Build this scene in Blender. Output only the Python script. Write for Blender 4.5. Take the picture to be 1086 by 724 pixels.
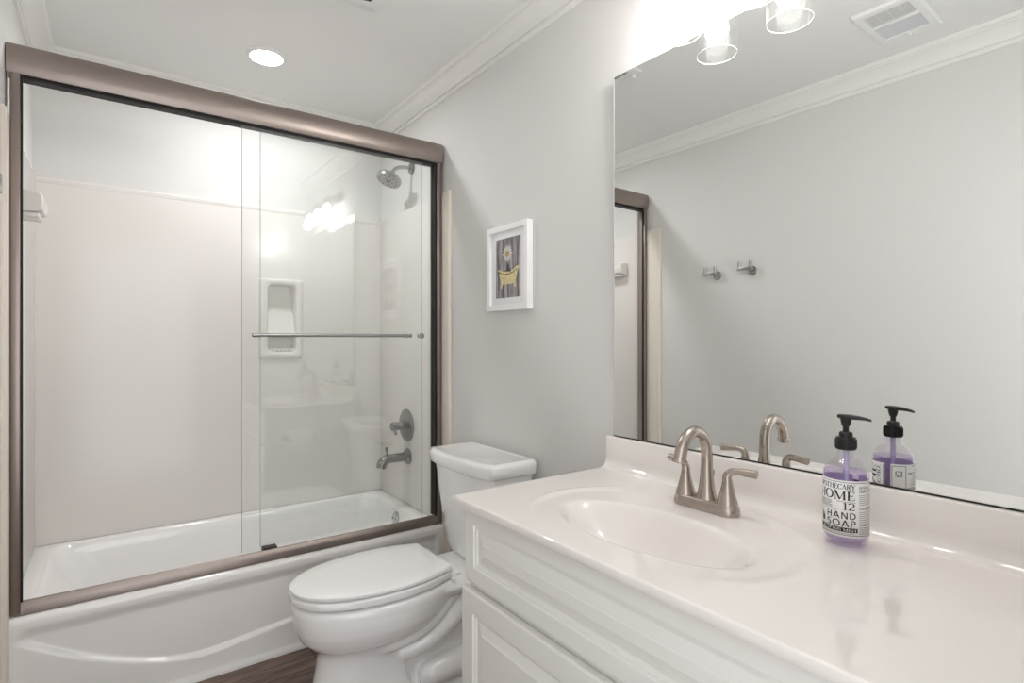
import bpy, bmesh, math, random
from mathutils import Vector, Matrix
random.seed(4)
PI = math.pi
sc = bpy.context.scene
for o in list(bpy.data.objects):
    bpy.data.objects.remove(o)
C = sc.collection

# ------------------------------------------------------------------ camera, world, exposure
cam_d = bpy.data.cameras.new('camera')
cam_d.sensor_width = 36.0
cam_d.lens = 585.0 / 1086.0 * 36.0
cam_d.shift_y = -1.0 / 1086.0
cam_d.clip_start = 0.02
cam = bpy.data.objects.new('camera', cam_d)
C.objects.link(cam)
cam.location = (0, 0, 1.22)
cam.rotation_euler = (PI / 2, 0, -math.radians(36.05))
sc.camera = cam

WORLD_STRENGTH = 1.25
BULB_STRENGTH = 54.0
DOWNLIGHT_STRENGTH = 128.0
w = bpy.data.worlds.new('world')
sc.world = w
w.use_nodes = True
w.node_tree.nodes['Background'].inputs[0].default_value = (0.97, 0.98, 1.0, 1)
w.node_tree.nodes['Background'].inputs[1].default_value = WORLD_STRENGTH
sc.view_settings.view_transform = 'Standard'
sc.view_settings.look = 'None'
sc.view_settings.gamma = 1.0
sc.view_settings.use_curve_mapping = False
sc.view_settings.exposure = 0.84
cy = sc.cycles
cy.use_denoising = True
cy.max_bounces = 16
cy.diffuse_bounces = 8
cy.glossy_bounces = 8
cy.transmission_bounces = 10
cy.transparent_max_bounces = 24
cy.sample_clamp_indirect = 4.0
cy.blur_glossy = 1.0

# ------------------------------------------------------------------ measures of the room
XL, XR = -0.263, 1.27          # side walls
YB = 3.03                      # wall behind the tub
YF = 0.10                      # wall with the doorway, behind the camera
ZC = 2.44                      # ceiling
YT = 2.27                      # front of the tub
ZT = 0.362                     # tub rim
ZV = 0.831                     # countertop


# ------------------------------------------------------------------ materials
def srgb(r, g, b):
    def f(c):
        c /= 255.0
        return c / 12.92 if c <= 0.04045 else ((c + 0.055) / 1.055) ** 2.4
    return (f(r), f(g), f(b), 1.0)


def mat(name, col, rough=0.5, metal=0.0, coat=0.0, bump=0.0, bscale=60.0, vary=0.0, vscale=3.0, spec=0.5, aniso=None):
    m = bpy.data.materials.new(name)
    m.use_nodes = True
    nt = m.node_tree
    b = nt.nodes['Principled BSDF']
    b.inputs['Base Color'].default_value = col
    b.inputs['Roughness'].default_value = rough
    b.inputs['Metallic'].default_value = metal
    b.inputs['Specular IOR Level'].default_value = spec
    b.inputs['Coat Weight'].default_value = coat
    b.inputs['Coat Roughness'].default_value = 0.04
    tc = nt.nodes.new('ShaderNodeTexCoord')
    if vary > 0:
        n = nt.nodes.new('ShaderNodeTexNoise')
        n.inputs['Scale'].default_value = vscale
        n.inputs['Detail'].default_value = 4
        mx = nt.nodes.new('ShaderNodeMixRGB')
        mx.blend_type = 'MULTIPLY'
        rp = nt.nodes.new('ShaderNodeMapRange')
        rp.inputs['From Min'].default_value = 0.3
        rp.inputs['From Max'].default_value = 0.7
        rp.inputs['To Min'].default_value = 1 - vary
        rp.inputs['To Max'].default_value = 1.0
        nt.links.new(tc.outputs['Object'], n.inputs['Vector'])
        nt.links.new(n.outputs['Fac'], rp.inputs['Value'])
        mx.inputs['Fac'].default_value = 1
        mx.inputs['Color1'].default_value = col
        nt.links.new(rp.outputs['Result'], mx.inputs['Color2'])
        nt.links.new(mx.outputs['Color'], b.inputs['Base Color'])
    if bump > 0:
        n2 = nt.nodes.new('ShaderNodeTexNoise')
        n2.inputs['Scale'].default_value = bscale
        n2.inputs['Detail'].default_value = 3
        mp = nt.nodes.new('ShaderNodeMapping')
        if aniso:
            mp.inputs['Scale'].default_value = aniso
        bp = nt.nodes.new('ShaderNodeBump')
        bp.inputs['Strength'].default_value = bump
        bp.inputs['Distance'].default_value = 0.002
        nt.links.new(tc.outputs['Object'], mp.inputs['Vector'])
        nt.links.new(mp.outputs['Vector'], n2.inputs['Vector'])
        nt.links.new(n2.outputs['Fac'], bp.inputs['Height'])
        nt.links.new(bp.outputs['Normal'], b.inputs['Normal'])
    return m


def emis(name, col, strength):
    m = bpy.data.materials.new(name)
    m.use_nodes = True
    nt = m.node_tree
    nt.nodes.remove(nt.nodes['Principled BSDF'])
    e = nt.nodes.new('ShaderNodeEmission')
    e.inputs[0].default_value = col
    e.inputs[1].default_value = strength
    nt.links.new(e.outputs[0], nt.nodes['Material Output'].inputs[0])
    return m


def thin_glass(name, tint, f0=0.04, rough=0.0):
    """Clear pane or shell: each face lets light straight through and mirrors a Fresnel share of it."""
    m = bpy.data.materials.new(name)
    m.use_nodes = True
    nt = m.node_tree
    nt.nodes.remove(nt.nodes['Principled BSDF'])
    lw = nt.nodes.new('ShaderNodeLayerWeight')
    lw.inputs['Blend'].default_value = 0.5
    pw = nt.nodes.new('ShaderNodeMath')
    pw.operation = 'POWER'
    pw.inputs[1].default_value = 5.0
    ma = nt.nodes.new('ShaderNodeMath')
    ma.operation = 'MULTIPLY_ADD'
    ma.inputs[1].default_value = 1 - f0
    ma.inputs[2].default_value = f0
    tr = nt.nodes.new('ShaderNodeBsdfTransparent')
    tr.inputs[0].default_value = tint
    gl = nt.nodes.new('ShaderNodeBsdfGlossy')
    gl.inputs['Roughness'].default_value = rough
    gl.inputs['Color'].default_value = (1, 1, 1, 1)
    mx = nt.nodes.new('ShaderNodeMixShader')
    L = nt.links.new
    L(lw.outputs['Facing'], pw.inputs[0])
    L(pw.outputs[0], ma.inputs[0])
    L(ma.outputs[0], mx.inputs[0])
    L(tr.outputs[0], mx.inputs[1])
    L(gl.outputs[0], mx.inputs[2])
    L(mx.outputs[0], nt.nodes['Material Output'].inputs[0])
    return m


def wood_floor():
    m = bpy.data.materials.new('dark_wood_planks')
    m.use_nodes = True
    nt = m.node_tree
    L = nt.links.new
    b = nt.nodes['Principled BSDF']
    b.inputs['Roughness'].default_value = 0.45
    tc = nt.nodes.new('ShaderNodeTexCoord')
    br = nt.nodes.new('ShaderNodeTexBrick')
    br.offset = 0.37
    br.inputs['Scale'].default_value = 1.0
    br.inputs['Brick Width'].default_value = 0.92
    br.inputs['Row Height'].default_value = 0.152
    br.inputs['Mortar Size'].default_value = 0.0018
    br.inputs['Mortar Smooth'].default_value = 0.1
    br.inputs['Color1'].default_value = srgb(142, 120, 108)
    br.inputs['Color2'].default_value = srgb(112, 93, 84)
    br.inputs['Mortar'].default_value = srgb(34, 26, 24)
    mp0 = nt.nodes.new('ShaderNodeMapping')
    mp0.inputs['Location'].default_value = (-0.06, 0.024, 0)
    L(tc.outputs['Object'], mp0.inputs['Vector'])
    L(mp0.outputs['Vector'], br.inputs['Vector'])
    mp = nt.nodes.new('ShaderNodeMapping')
    mp.inputs['Scale'].default_value = (2.4, 30, 1)
    n = nt.nodes.new('ShaderNodeTexNoise')
    n.inputs['Scale'].default_value = 2.2
    n.inputs['Detail'].default_value = 8
    n.inputs['Distortion'].default_value = 0.9
    L(tc.outputs['Object'], mp.inputs['Vector'])
    L(mp.outputs['Vector'], n.inputs['Vector'])
    cr = nt.nodes.new('ShaderNodeValToRGB')
    cr.color_ramp.elements[0].position = 0.32
    cr.color_ramp.elements[0].color = (0.42, 0.39, 0.37, 1)
    cr.color_ramp.elements[1].position = 0.68
    cr.color_ramp.elements[1].color = (1.15, 1.12, 1.1, 1)
    L(n.outputs['Fac'], cr.inputs[0])
    mx = nt.nodes.new('ShaderNodeMixRGB')
    mx.blend_type = 'MULTIPLY'
    mx.inputs[0].default_value = 1.0
    L(br.outputs['Color'], mx.inputs[1])
    L(cr.outputs[0], mx.inputs[2])
    L(mx.outputs[0], b.inputs['Base Color'])
    bp = nt.nodes.new('ShaderNodeBump')
    bp.inputs['Strength'].default_value = 0.25
    bp.inputs['Distance'].default_value = 0.002
    L(n.outputs['Fac'], bp.inputs['Height'])
    L(bp.outputs['Normal'], b.inputs['Normal'])
    return m


def plank_print():
    """Printed weathered grey boards of the little picture."""
    m = bpy.data.materials.new('printed_grey_boards')
    m.use_nodes = True
    nt = m.node_tree
    L = nt.links.new
    b = nt.nodes['Principled BSDF']
    b.inputs['Roughness'].default_value = 0.6
    tc = nt.nodes.new('ShaderNodeTexCoord')
    mp = nt.nodes.new('ShaderNodeMapping')
    mp.inputs['Scale'].default_value = (1, 90, 9)
    n = nt.nodes.new('ShaderNodeTexNoise')
    n.inputs['Scale'].default_value = 1.0
    n.inputs['Detail'].default_value = 6
    L(tc.outputs['Object'], mp.inputs['Vector'])
    L(mp.outputs['Vector'], n.inputs['Vector'])
    cr = nt.nodes.new('ShaderNodeValToRGB')
    cr.color_ramp.elements[0].position = 0.35
    cr.color_ramp.elements[0].color = srgb(98, 92, 95)
    cr.color_ramp.elements[1].position = 0.66
    cr.color_ramp.elements[1].color = srgb(186, 180, 182)
    L(n.outputs['Fac'], cr.inputs[0])
    wv = nt.nodes.new('ShaderNodeTexWave')
    wv.bands_direction = 'Y'
    wv.inputs['Scale'].default_value = 9.5
    cr2 = nt.nodes.new('ShaderNodeValToRGB')
    cr2.color_ramp.elements[0].position = 0.0
    cr2.color_ramp.elements[0].color = (0.45, 0.43, 0.43, 1)
    cr2.color_ramp.elements[1].position = 0.12
    cr2.color_ramp.elements[1].color = (1, 1, 1, 1)
    L(tc.outputs['Object'], wv.inputs['Vector'])
    L(wv.outputs['Fac'], cr2.inputs[0])
    mx = nt.nodes.new('ShaderNodeMixRGB')
    mx.blend_type = 'MULTIPLY'
    mx.inputs[0].default_value = 1
    L(cr.outputs[0], mx.inputs[1])
    L(cr2.outputs[0], mx.inputs[2])
    L(mx.outputs[0], b.inputs['Base Color'])
    return m


M = {}
M['wall'] = mat('wall_paint', srgb(221, 220, 218), 0.75, bump=0.12, bscale=180, spec=0.3)
M['ceil'] = mat('ceiling_paint', srgb(234, 234, 233), 0.85, bump=0.1, bscale=160, spec=0.2)
M['trim'] = mat('white_trim_paint', srgb(236, 236, 233), 0.4, bump=0.03, bscale=90)
M['cream'] = mat('cream_vinyl_trim', srgb(232, 224, 213), 0.45, bump=0.03, bscale=60)
M['floor'] = wood_floor()
M['tub'] = mat('tub_enamel', srgb(246, 245, 244), 0.12, coat=0.6, vary=0.02)
M['surround'] = mat('surround_acrylic', srgb(229, 225, 221), 0.15, coat=0.04, vary=0.02, vscale=1.5, bump=0.05, bscale=2.2, aniso=(7, 7, 0.5))
M['porcelain'] = mat('porcelain', srgb(246, 246, 246), 0.08, coat=0.8, vary=0.01)
M['seat'] = mat('toilet_seat_plastic', srgb(250, 250, 250), 0.14, coat=0.3, vary=0.01)
M['marble'] = mat('cultured_marble', srgb(235, 230, 226), 0.05, coat=0.6, vary=0.025, vscale=5)
M['cabinet'] = mat('cabinet_thermofoil', srgb(232, 231, 227), 0.3, bump=0.02, bscale=120)
M['dark'] = mat('dark_void', srgb(40, 38, 36), 0.9, vary=0.1)
M['bronze'] = mat('brushed_bronze', srgb(158, 147, 141), 0.36, metal=1.0, bump=0.05, bscale=40, aniso=(0.5, 20, 20))
M['gasket'] = mat('black_gasket', srgb(22, 20, 20), 0.6, vary=0.1)
M['nickel'] = mat('brushed_nickel', srgb(178, 167, 158), 0.27, metal=1.0, bump=0.03, bscale=200)
M['steel'] = mat('shower_nickel', srgb(140, 140, 140), 0.25, metal=1.0, bump=0.02, bscale=200)
M['satin'] = mat('satin_nickel', srgb(176, 176, 176), 0.28, metal=1.0, bump=0.02, bscale=200)
M['chrome'] = mat('chrome', srgb(205, 208, 212), 0.1, metal=1.0, bump=0.01, bscale=80)
M['rubber'] = mat('dark_rubber', srgb(60, 60, 62), 0.6, vary=0.1)
M['mirror'] = mat('mirror_silver', (0.875, 0.89, 0.88, 1), 0.0, metal=1.0)
M['mirror_edge'] = mat('mirror_edge_glass', srgb(196, 204, 198), 0.15, vary=0.05)
M['mirror_line'] = mat('mirror_channel', srgb(70, 68, 66), 0.4, metal=0.6, vary=0.05)
M['glass'] = thin_glass('door_glass', (0.984, 0.992, 0.989, 1), 0.05)
M['edge'] = mat('glass_edge', srgb(160, 176, 170), 0.15, vary=0.05)
M['shade'] = thin_glass('shade_glass', (0.985, 0.985, 0.985, 1), 0.03)
M['rim'] = mat('rim_glint_white', srgb(235, 238, 238), 0.1, coat=0.5, vary=0.01)  # opaque white, paints the light a clear glass rim catches
M['bottle'] = thin_glass('bottle_plastic', (0.95, 0.93, 0.96, 1), 0.05)
M['soap'] = thin_glass('purple_soap', (0.80, 0.735, 0.885, 1), 0.03)
M['black'] = mat('black_plastic', srgb(9, 9, 10), 0.32, vary=0.1)
M['tube'] = mat('dip_tube_plastic', srgb(200, 195, 225), 0.3, vary=0.03)
M['paper'] = mat('label_paper', srgb(238, 236, 236), 0.55, vary=0.02)
M['ink'] = mat('label_ink', srgb(28, 26, 28), 0.6, vary=0.1)
M['frame'] = mat('picture_frame_white', srgb(246, 246, 246), 0.35, vary=0.01)
M['matboard'] = mat('picture_mat_white', srgb(238, 238, 240), 0.8, vary=0.01)
M['print'] = plank_print()
M['yellow'] = mat('print_yellow', srgb(234, 218, 166), 0.6, vary=0.25, vscale=60)
M['petal'] = mat('print_petal_white', srgb(228, 226, 222), 0.6, vary=0.12, vscale=90)
M['centre'] = mat('print_flower_centre', srgb(196, 160, 110), 0.6, vary=0.2, vscale=90)
M['printdark'] = mat('print_dark', srgb(52, 50, 60), 0.6, vary=0.1)
M['vent'] = mat('vent_plastic', srgb(236, 236, 236), 0.5, vary=0.02)
M['ventdark'] = mat('vent_shadow_grey', srgb(72, 70, 74), 0.8, vary=0.1)  # shade inside the vents, put into the colour
M['lens'] = mat('vent_lens', srgb(226, 227, 230), 0.3, vary=0.03)
M['roll'] = mat('tissue_paper', srgb(245, 245, 243), 0.9, bump=0.1, bscale=120)
M['bulb'] = emis('bulb_glow', (1.0, 0.975, 0.945, 1), BULB_STRENGTH)
M['down'] = emis('downlight_glow', (0.985, 0.99, 1.0, 1), DOWNLIGHT_STRENGTH)


# ------------------------------------------------------------------ mesh helpers
def smooth01(a, b, x):
    t = max(0.0, min(1.0, (x - a) / (b - a)))
    return t * t * (3 - 2 * t)


def box(bm, x0, x1, y0, y1, z0, z1, bev=0.0, seg=2):
    vs = [bm.verts.new((x, y, z)) for x in (x0, x1) for y in (y0, y1) for z in (z0, z1)]
    q = [(0, 1, 3, 2), (4, 6, 7, 5), (0, 4, 5, 1), (2, 3, 7, 6), (0, 2, 6, 4), (1, 5, 7, 3)]
    fs = [bm.faces.new([vs[i] for i in f]) for f in q]
    if bev > 0:
        es = list({e for f in fs for e in f.edges})
        bmesh.ops.bevel(bm, geom=es, offset=bev, segments=seg, profile=0.5, affect='EDGES')


def loft(bm, rings, cap0=True, cap1=True, closed=True):
    R = [[bm.verts.new(p) for p in r] for r in rings]
    n = len(R[0])
    for a, b in zip(R[:-1], R[1:]):
        for i in range(n if closed else n - 1):
            j = (i + 1) % n
            bm.faces.new((a[i], a[j], b[j], b[i]))
    if cap0:
        bm.faces.new(R[0][::-1])
    if cap1:
        bm.faces.new(R[-1])
    return R


def frame_for(d):
    d = Vector(d).normalized()
    u = d.orthogonal().normalized()
    return u, d.cross(u).normalized(), d


def lathe(bm, prof, org, axis=(0, 0, 1), seg=40, a0=0.0, cap0=True, cap1=True):
    """prof: (radius, height along axis)"""
    u, v, d = frame_for(axis)
    o = Vector(org)
    rings = []
    for r, h in prof:
        r = max(r, 1e-5)
        rings.append([o + d * h + (u * math.cos(a0 + 2 * PI * i / seg) + v * math.sin(a0 + 2 * PI * i / seg)) * r for i in range(seg)])
    loft(bm, rings, cap0, cap1)


def catmull(pts, n=8):
    P = [Vector(p) for p in pts]
    P = [P[0] * 2 - P[1]] + P + [P[-1] * 2 - P[-2]]
    out = []
    for i in range(1, len(P) - 2):
        a, b, c, d = P[i - 1:i + 3]
        for k in range(n):
            t = k / n
            out.append(0.5 * ((2 * b) + (c - a) * t + (2 * a - 5 * b + 4 * c - d) * t * t + (3 * b - a - 3 * c + d) * t ** 3))
    out.append(P[-2])
    return out


def lerp_list(vals, n):
    out = []
    for i in range(n):
        t = i / (n - 1) * (len(vals) - 1)
        k = min(int(t), len(vals) - 2)
        out.append(vals[k] + (vals[k + 1] - vals[k]) * (t - k))
    return out


def tube(bm, pts, rad, seg=20, n=8, smooth=True, squash=None):
    P = catmull(pts, n) if smooth and len(pts) > 2 else [Vector(p) for p in pts]
    rads = lerp_list(rad, len(P)) if isinstance(rad, (list, tuple)) else [rad] * len(P)
    u = None
    rings = []
    for i, p in enumerate(P):
        t = (P[min(i + 1, len(P) - 1)] - P[max(i - 1, 0)]).normalized()
        if u is None:
            u = t.orthogonal().normalized()
        u = (u - t * u.dot(t)).normalized()
        v = t.cross(u)
        rings.append([p + (u * math.cos(2 * PI * k / seg) + v * math.sin(2 * PI * k / seg)) * rads[i] for k in range(seg)])
    loft(bm, rings)


def wpos(o):
    p = Vector((0, 0, 0))
    while o is not None:
        p += Vector(o.location)
        o = o.parent
    return p


def obj(name, bm, m, parent=None, sharp=32, loc=None, smooth=True):
    """link a bmesh (in room coordinates) as one mesh object, its origin at loc or at its parent's"""
    bmesh.ops.recalc_face_normals(bm, faces=bm.faces[:])
    base = wpos(parent) if parent is not None else Vector(loc or (0, 0, 0))
    bmesh.ops.translate(bm, verts=bm.verts[:], vec=-base)
    for f in bm.faces:
        f.smooth = smooth
    if smooth:
        lim = math.radians(sharp)
        for e in bm.edges:
            if len(e.link_faces) == 2 and e.calc_face_angle(0) > lim:
                e.smooth = False
    me = bpy.data.meshes.new(name)
    bm.to_mesh(me)
    bm.free()
    for mm in (m if isinstance(m, (list, tuple)) else [m]):
        me.materials.append(mm)
    o = bpy.data.objects.new(name, me)
    C.objects.link(o)
    if parent is not None:
        o.parent = parent
    elif loc:
        o.location = loc
    return o


def thing(name, label, cat, loc=(0, 0, 0), group=None):
    o = bpy.data.objects.new(name, None)
    o.empty_display_size = 0.05
    C.objects.link(o)
    o.location = loc
    return tag(o, label, cat, group)


def tag(o, label, cat, group=None):
    o['label'] = label
    o['category'] = cat
    if group:
        o['group'] = group
    return o


def struct(name, bm, m, **k):
    o = obj(name, bm, m, **k)
    o['kind'] = 'structure'
    return o


def BM():
    return bmesh.new()


def rrect(x0, x1, y0, y1, r, z, seg=8):
    """rounded rectangle ring, counter-clockwise"""
    pts = []
    for cx, cyy, a in ((x1 - r, y1 - r, 0), (x0 + r, y1 - r, PI / 2), (x0 + r, y0 + r, PI), (x1 - r, y0 + r, 1.5 * PI)):
        for k in range(seg + 1):
            t = a + PI / 2 * k / seg
            pts.append((cx + r * math.cos(t), cyy + r * math.sin(t), z))
    return pts


# ------------------------------------------------------------------ the room shell
bm = BM(); box(bm, XL - 0.1, XR + 0.1, YF - 0.2, YB + 0.1, -0.08, 0.0)
struct('floor', bm, M['floor'])
bm = BM(); box(bm, XL - 0.1, XR + 0.1, YF - 0.1, YB + 0.2, ZC, ZC + 0.1)
struct('ceiling', bm, M['ceil'])
bm = BM(); box(bm, XL - 0.1, XL, YF, YB + 0.1, 0, ZC)
struct('wall_left', bm, M['wall'])
bm = BM(); box(bm, XR, XR + 0.1, YF, YB + 0.1, 0, ZC)
struct('wall_right', bm, M['wall'])
NX0, NX1, NZ0, NZ1 = 0.648, 0.790, 1.160, 1.512        # soap niche opening
bm = BM()
box(bm, XL, NX0 - 0.01, YB, YB + 0.1, 0, ZC)
box(bm, NX1 + 0.01, XR, YB, YB + 0.1, 0, ZC)
box(bm, NX0 - 0.01, NX1 + 0.01, YB, YB + 0.1, 0, NZ0 - 0.01)
box(bm, NX0 - 0.01, NX1 + 0.01, YB, YB + 0.1, NZ1 + 0.01, ZC)
struct('wall_back', bm, M['wall'])
DX0, DX1, DZ = -0.20, 0.60, 2.05
bm = BM()
box(bm, XL, DX0, YF - 0.12, YF, 0, ZC)
box(bm, DX1, XR, YF - 0.12, YF, 0, ZC)
box(bm, DX0, DX1, YF - 0.12, YF, DZ, ZC)
struct('wall_front', bm, M['wall'])
# casing of the doorway
bm = BM()
box(bm, DX1, DX1 + 0.06, YF, YF + 0.010, 0, DZ + 0.06, 0.003)
box(bm, DX0 - 0.06, DX0, YF, YF + 0.015, 0, DZ + 0.06, 0.003)
box(bm, DX0, DX1, YF, YF + 0.015, DZ, DZ + 0.06, 0.003)
struct('trim_1', bm, M['trim'])

CROWN = [(0.0, 0.090), (0.010, 0.090), (0.012, 0.078), (0.006, 0.075), (0.006, 0.071), (0.015, 0.069), (0.017, 0.063), (0.020, 0.053), (0.026, 0.043),
         (0.034, 0.034), (0.043, 0.027), (0.052, 0.0225), (0.058, 0.021), (0.058, 0.016), (0.066, 0.014), (0.071, 0.009), (0.073, 0.0), (0.0, 0.0)]


def crown(name, a, b, nrm):
    a, b, nrm = Vector(a), Vector(b), Vector(nrm)
    t = (b - a).normalized()
    bm = BM()
    r0 = [a + nrm * d + t * d + Vector((0, 0, ZC - h)) for d, h in CROWN]
    r1 = [b + nrm * d - t * d + Vector((0, 0, ZC - h)) for d, h in CROWN]
    loft(bm, [r0, r1])
    return struct(name, bm, M['trim'], sharp=25)


crown('trim_2', (XL, YF, 0), (XL, YB, 0), (1, 0, 0))
crown('trim_3', (XR, YF, 0), (XR, YB, 0), (-1, 0, 0))
crown('trim_4', (XL, YB, 0), (XR, YB, 0), (0, -1, 0))
crown('trim_5', (XL, YF, 0), (XR, YF, 0), (0, 1, 0))
# cream strips where the tub surround ends against the side walls
for nm, x0, x1, y0 in (('trim_6', XR - 0.012, XR, 2.212), ('trim_7', XL, XL + 0.012, 2.185)):
    bm = BM()
    box(bm, x0, x1, y0, 2.282, 0.0, 1.915, 0.004)
    xa, xb = (x0 - 0.004, x0 + 0.004) if x0 > 0 else (x1 - 0.004, x1 + 0.004)
    box(bm, xa, xb, y0 + 0.004, y0 + 0.02, 0.0, 1.911, 0.003)
    struct(nm, bm, M['cream'])
# quarter-round shoe along the tub
bm = BM()
sh = [(0, 0), (0, 0.022)] + [(-0.020 * math.sin(a), 0.002 + 0.020 * math.cos(a)) for a in [PI / 2 * k / 6 for k in range(7)]] + [(-0.020, 0)]
loft(bm, [[(XL + 0.001, YT + 0.004 + d, h) for d, h in sh], [(XR - 0.001, YT + 0.004 + d, h) for d, h in sh]])
struct('trim_8', bm, M['trim'])
bm = BM(); box(bm, XL, XL + 0.013, YF, 2.18, 0, 0.09, 0.003)
struct('baseboard_left', bm, M['trim'])
bm = BM(); box(bm, XR - 0.013, XR, 1.21, 2.205, 0, 0.09, 0.003)
struct('baseboard_right', bm, M['trim'])

# ------------------------------------------------------------------ bathtub
tub = thing('bathtub', 'white alcove bathtub with a curved ridge pressed into its apron', 'bathtub', ((XL + XR) / 2, 2.65, 0))
bm = BM()
x0, x1, y0, y1 = XL + 0.002, XR - 0.002, YT, YB - 0.002
N = 10


def ring(ix0, ix1, iy0, iy1, r, z):
    return rrect(x0 + ix0, x1 - ix1, y0 + iy0, y1 - iy1, r, z, N)


rings = [ring(0, 0, 0.020, 0, 0.001, ZT - 0.0005), ring(0.001, 0.001, 0.022, 0.001, 0.001, ZT),
         ring(0.05, 0.055, 0.085, 0.035, 0.07, ZT), ring(0.055, 0.062, 0.090, 0.040, 0.08, ZT - 0.003), ring(0.063, 0.070, 0.097, 0.047, 0.09, ZT - 0.012),
         ring(0.085, 0.078, 0.104, 0.054, 0.10, ZT - 0.05), ring(0.15, 0.092, 0.115, 0.068, 0.11, ZT - 0.15), ring(0.22, 0.105, 0.13, 0.085, 0.11, 0.12),
         ring(0.255, 0.125, 0.15, 0.105, 0.10, 0.085), ring(0.30, 0.17, 0.19, 0.145, 0.09, 0.072)]
loft(bm, rings, cap0=False, cap1=True)
obj('basin', bm, M['tub'], tub, sharp=60)
# apron: a pressed front with end columns and a curved ridge
RIDGE = [(-0.27, 0.315), (-0.228, 0.29), (-0.103, 0.205), (-0.02, 0.168), (0.06, 0.135), (0.15, 0.105), (0.22, 0.090), (0.28, 0.087), (0.381, 0.098), (0.559, 0.119), (0.8, 0.155), (1.05, 0.20), (1.3, 0.26)]


def ridge_z(x):
    for (xa, za), (xb, zb) in zip(RIDGE[:-1], RIDGE[1:]):
        if x <= xb:
            t = (x - xa) / (xb - xa)
            return za + (zb - za) * t
    return RIDGE[-1][1]


def ridge_s(x):
    return sum(ridge_z(x + d) for d in (-0.06, -0.04, -0.02, 0, 0.02, 0.04, 0.06)) / 7


bm = BM()
nx, nz = 170, 96
RR = 0.022
grid = []
for j in range(nz + 13):
    row = []
    a = 0.0
    if j <= nz:
        z = (ZT - RR) * j / nz
        yb = 0.0
    else:
        a = PI / 2 * (j - nz) / 12
        z = ZT - RR + RR * math.sin(a)
        yb = RR * (1 - math.cos(a))
    for i in range(nx + 1):
        x = x0 + (x1 - x0) * i / nx
        inside = smooth01(x0 + 0.020, x0 + 0.050, x) * (1 - smooth01(x1 - 0.058, x1 - 0.034, x))
        inside *= 1 - smooth01(ZT - 0.075, ZT - 0.030, z)
        up = smooth01(-0.011, 0.007, z - ridge_s(x))
        d = 0.016 * inside * up + 0.003 * inside * (1 - up)
        row.append(bm.verts.new((x, YT + d + yb, z)))
    grid.append(row)
nz += 12
for j in range(nz):
    for i in range(nx):
        bm.faces.new((grid[j][i], grid[j][i + 1], grid[j + 1][i + 1], grid[j + 1][i]))
obj('apron', bm, M['tub'], tub, sharp=80)
bm = BM()
ox = XR - 0.002 - 0.083
lathe(bm, [(0.0, 0.016), (0.022, 0.015), (0.033, 0.011), (0.036, 0.004), (0.036, -0.004)], (1.193, 2.650, 0.302), (-1, 0, 0.16), 32)
ovp = obj('overflow_plate', bm, M['chrome'], tub)
for s in (-1, 1):
    bm = BM()
    lathe(bm, [(0.004, 0.0), (0.004, 0.003), (0.0, 0.004)], (1.1785, 2.650 + s * 0.018, 0.3045), (-1, 0, 0), 12)
    obj('screw', bm, M['steel'], ovp)
bm = BM()
lathe(bm, [(0.035, 0.0), (0.035, 0.004), (0.028, 0.006), (0.012, 0.004), (0.0, 0.004)], (1.0, 2.65, 0.071), (0, 0, 1), 32)
obj('drain', bm, M['chrome'], tub)

# ------------------------------------------------------------------ tub surround
sur = thing('tub_surround', 'off-white acrylic wall surround lining the tub alcove, soap niche in its back', 'tub surround', ((XL + XR) / 2, YB, ZT))
ST = 1.905
bm = BM()
yf = YB - 0.010
A = [(XL + 0.004, ZT + 0.001), (XR - 0.004, ZT + 0.001), (XR - 0.004, ST), (XL + 0.004, ST)]
Bq = [(NX0, NZ0), (NX1, NZ0), (NX1, NZ1), (NX0, NZ1)]
vo = [bm.verts.new((x, yf, z)) for x, z in A]
vi = [bm.verts.new((x, yf, z)) for x, z in Bq]
vt = [bm.verts.new((x, YB - 0.0005, z)) for x, z in A]
for i in range(4):
    j = (i + 1) % 4
    bm.faces.new((vo[i], vo[j], vi[j], vi[i]))
    bm.faces.new((vo[i], vt[i], vt[j], vo[j]))
lip = [(yf + 0.002, ST - 0.030), (yf - 0.001, ST - 0.024), (yf - 0.003, ST - 0.014), (yf - 0.003, ST - 0.007), (yf + 0.001, ST - 0.001), (YB - 0.0005, ST + 0.003)]
loft(bm, [[(XL + 0.004, y, z) for y, z in lip], [(XR - 0.004, y, z) for y, z in lip]], False, False, closed=False)
obj('back_panel', bm, M['surround'], sur)
bm = BM(); box(bm, XL + 0.0005, XL + 0.010, 2.283, YB - 0.004, ZT + 0.001, ST, 0.003)
obj('side_panel', bm, M['surround'], sur)
bm = BM(); box(bm, XR - 0.010, XR - 0.0005, 2.283, YB - 0.004, ZT + 0.001, ST, 0.003)
obj('side_panel', bm, M['surround'], sur)
# soap niche: raised plate, rounded opening, deep pocket, sloping dish and scalloped lip
bm = BM()


def rect_ring(x0, x1, z0, z1, r, y, seg=8):
    return [(p[0], y, p[1]) for p in rrect(x0, x1, z0, z1, r, 0, seg)]


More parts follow.
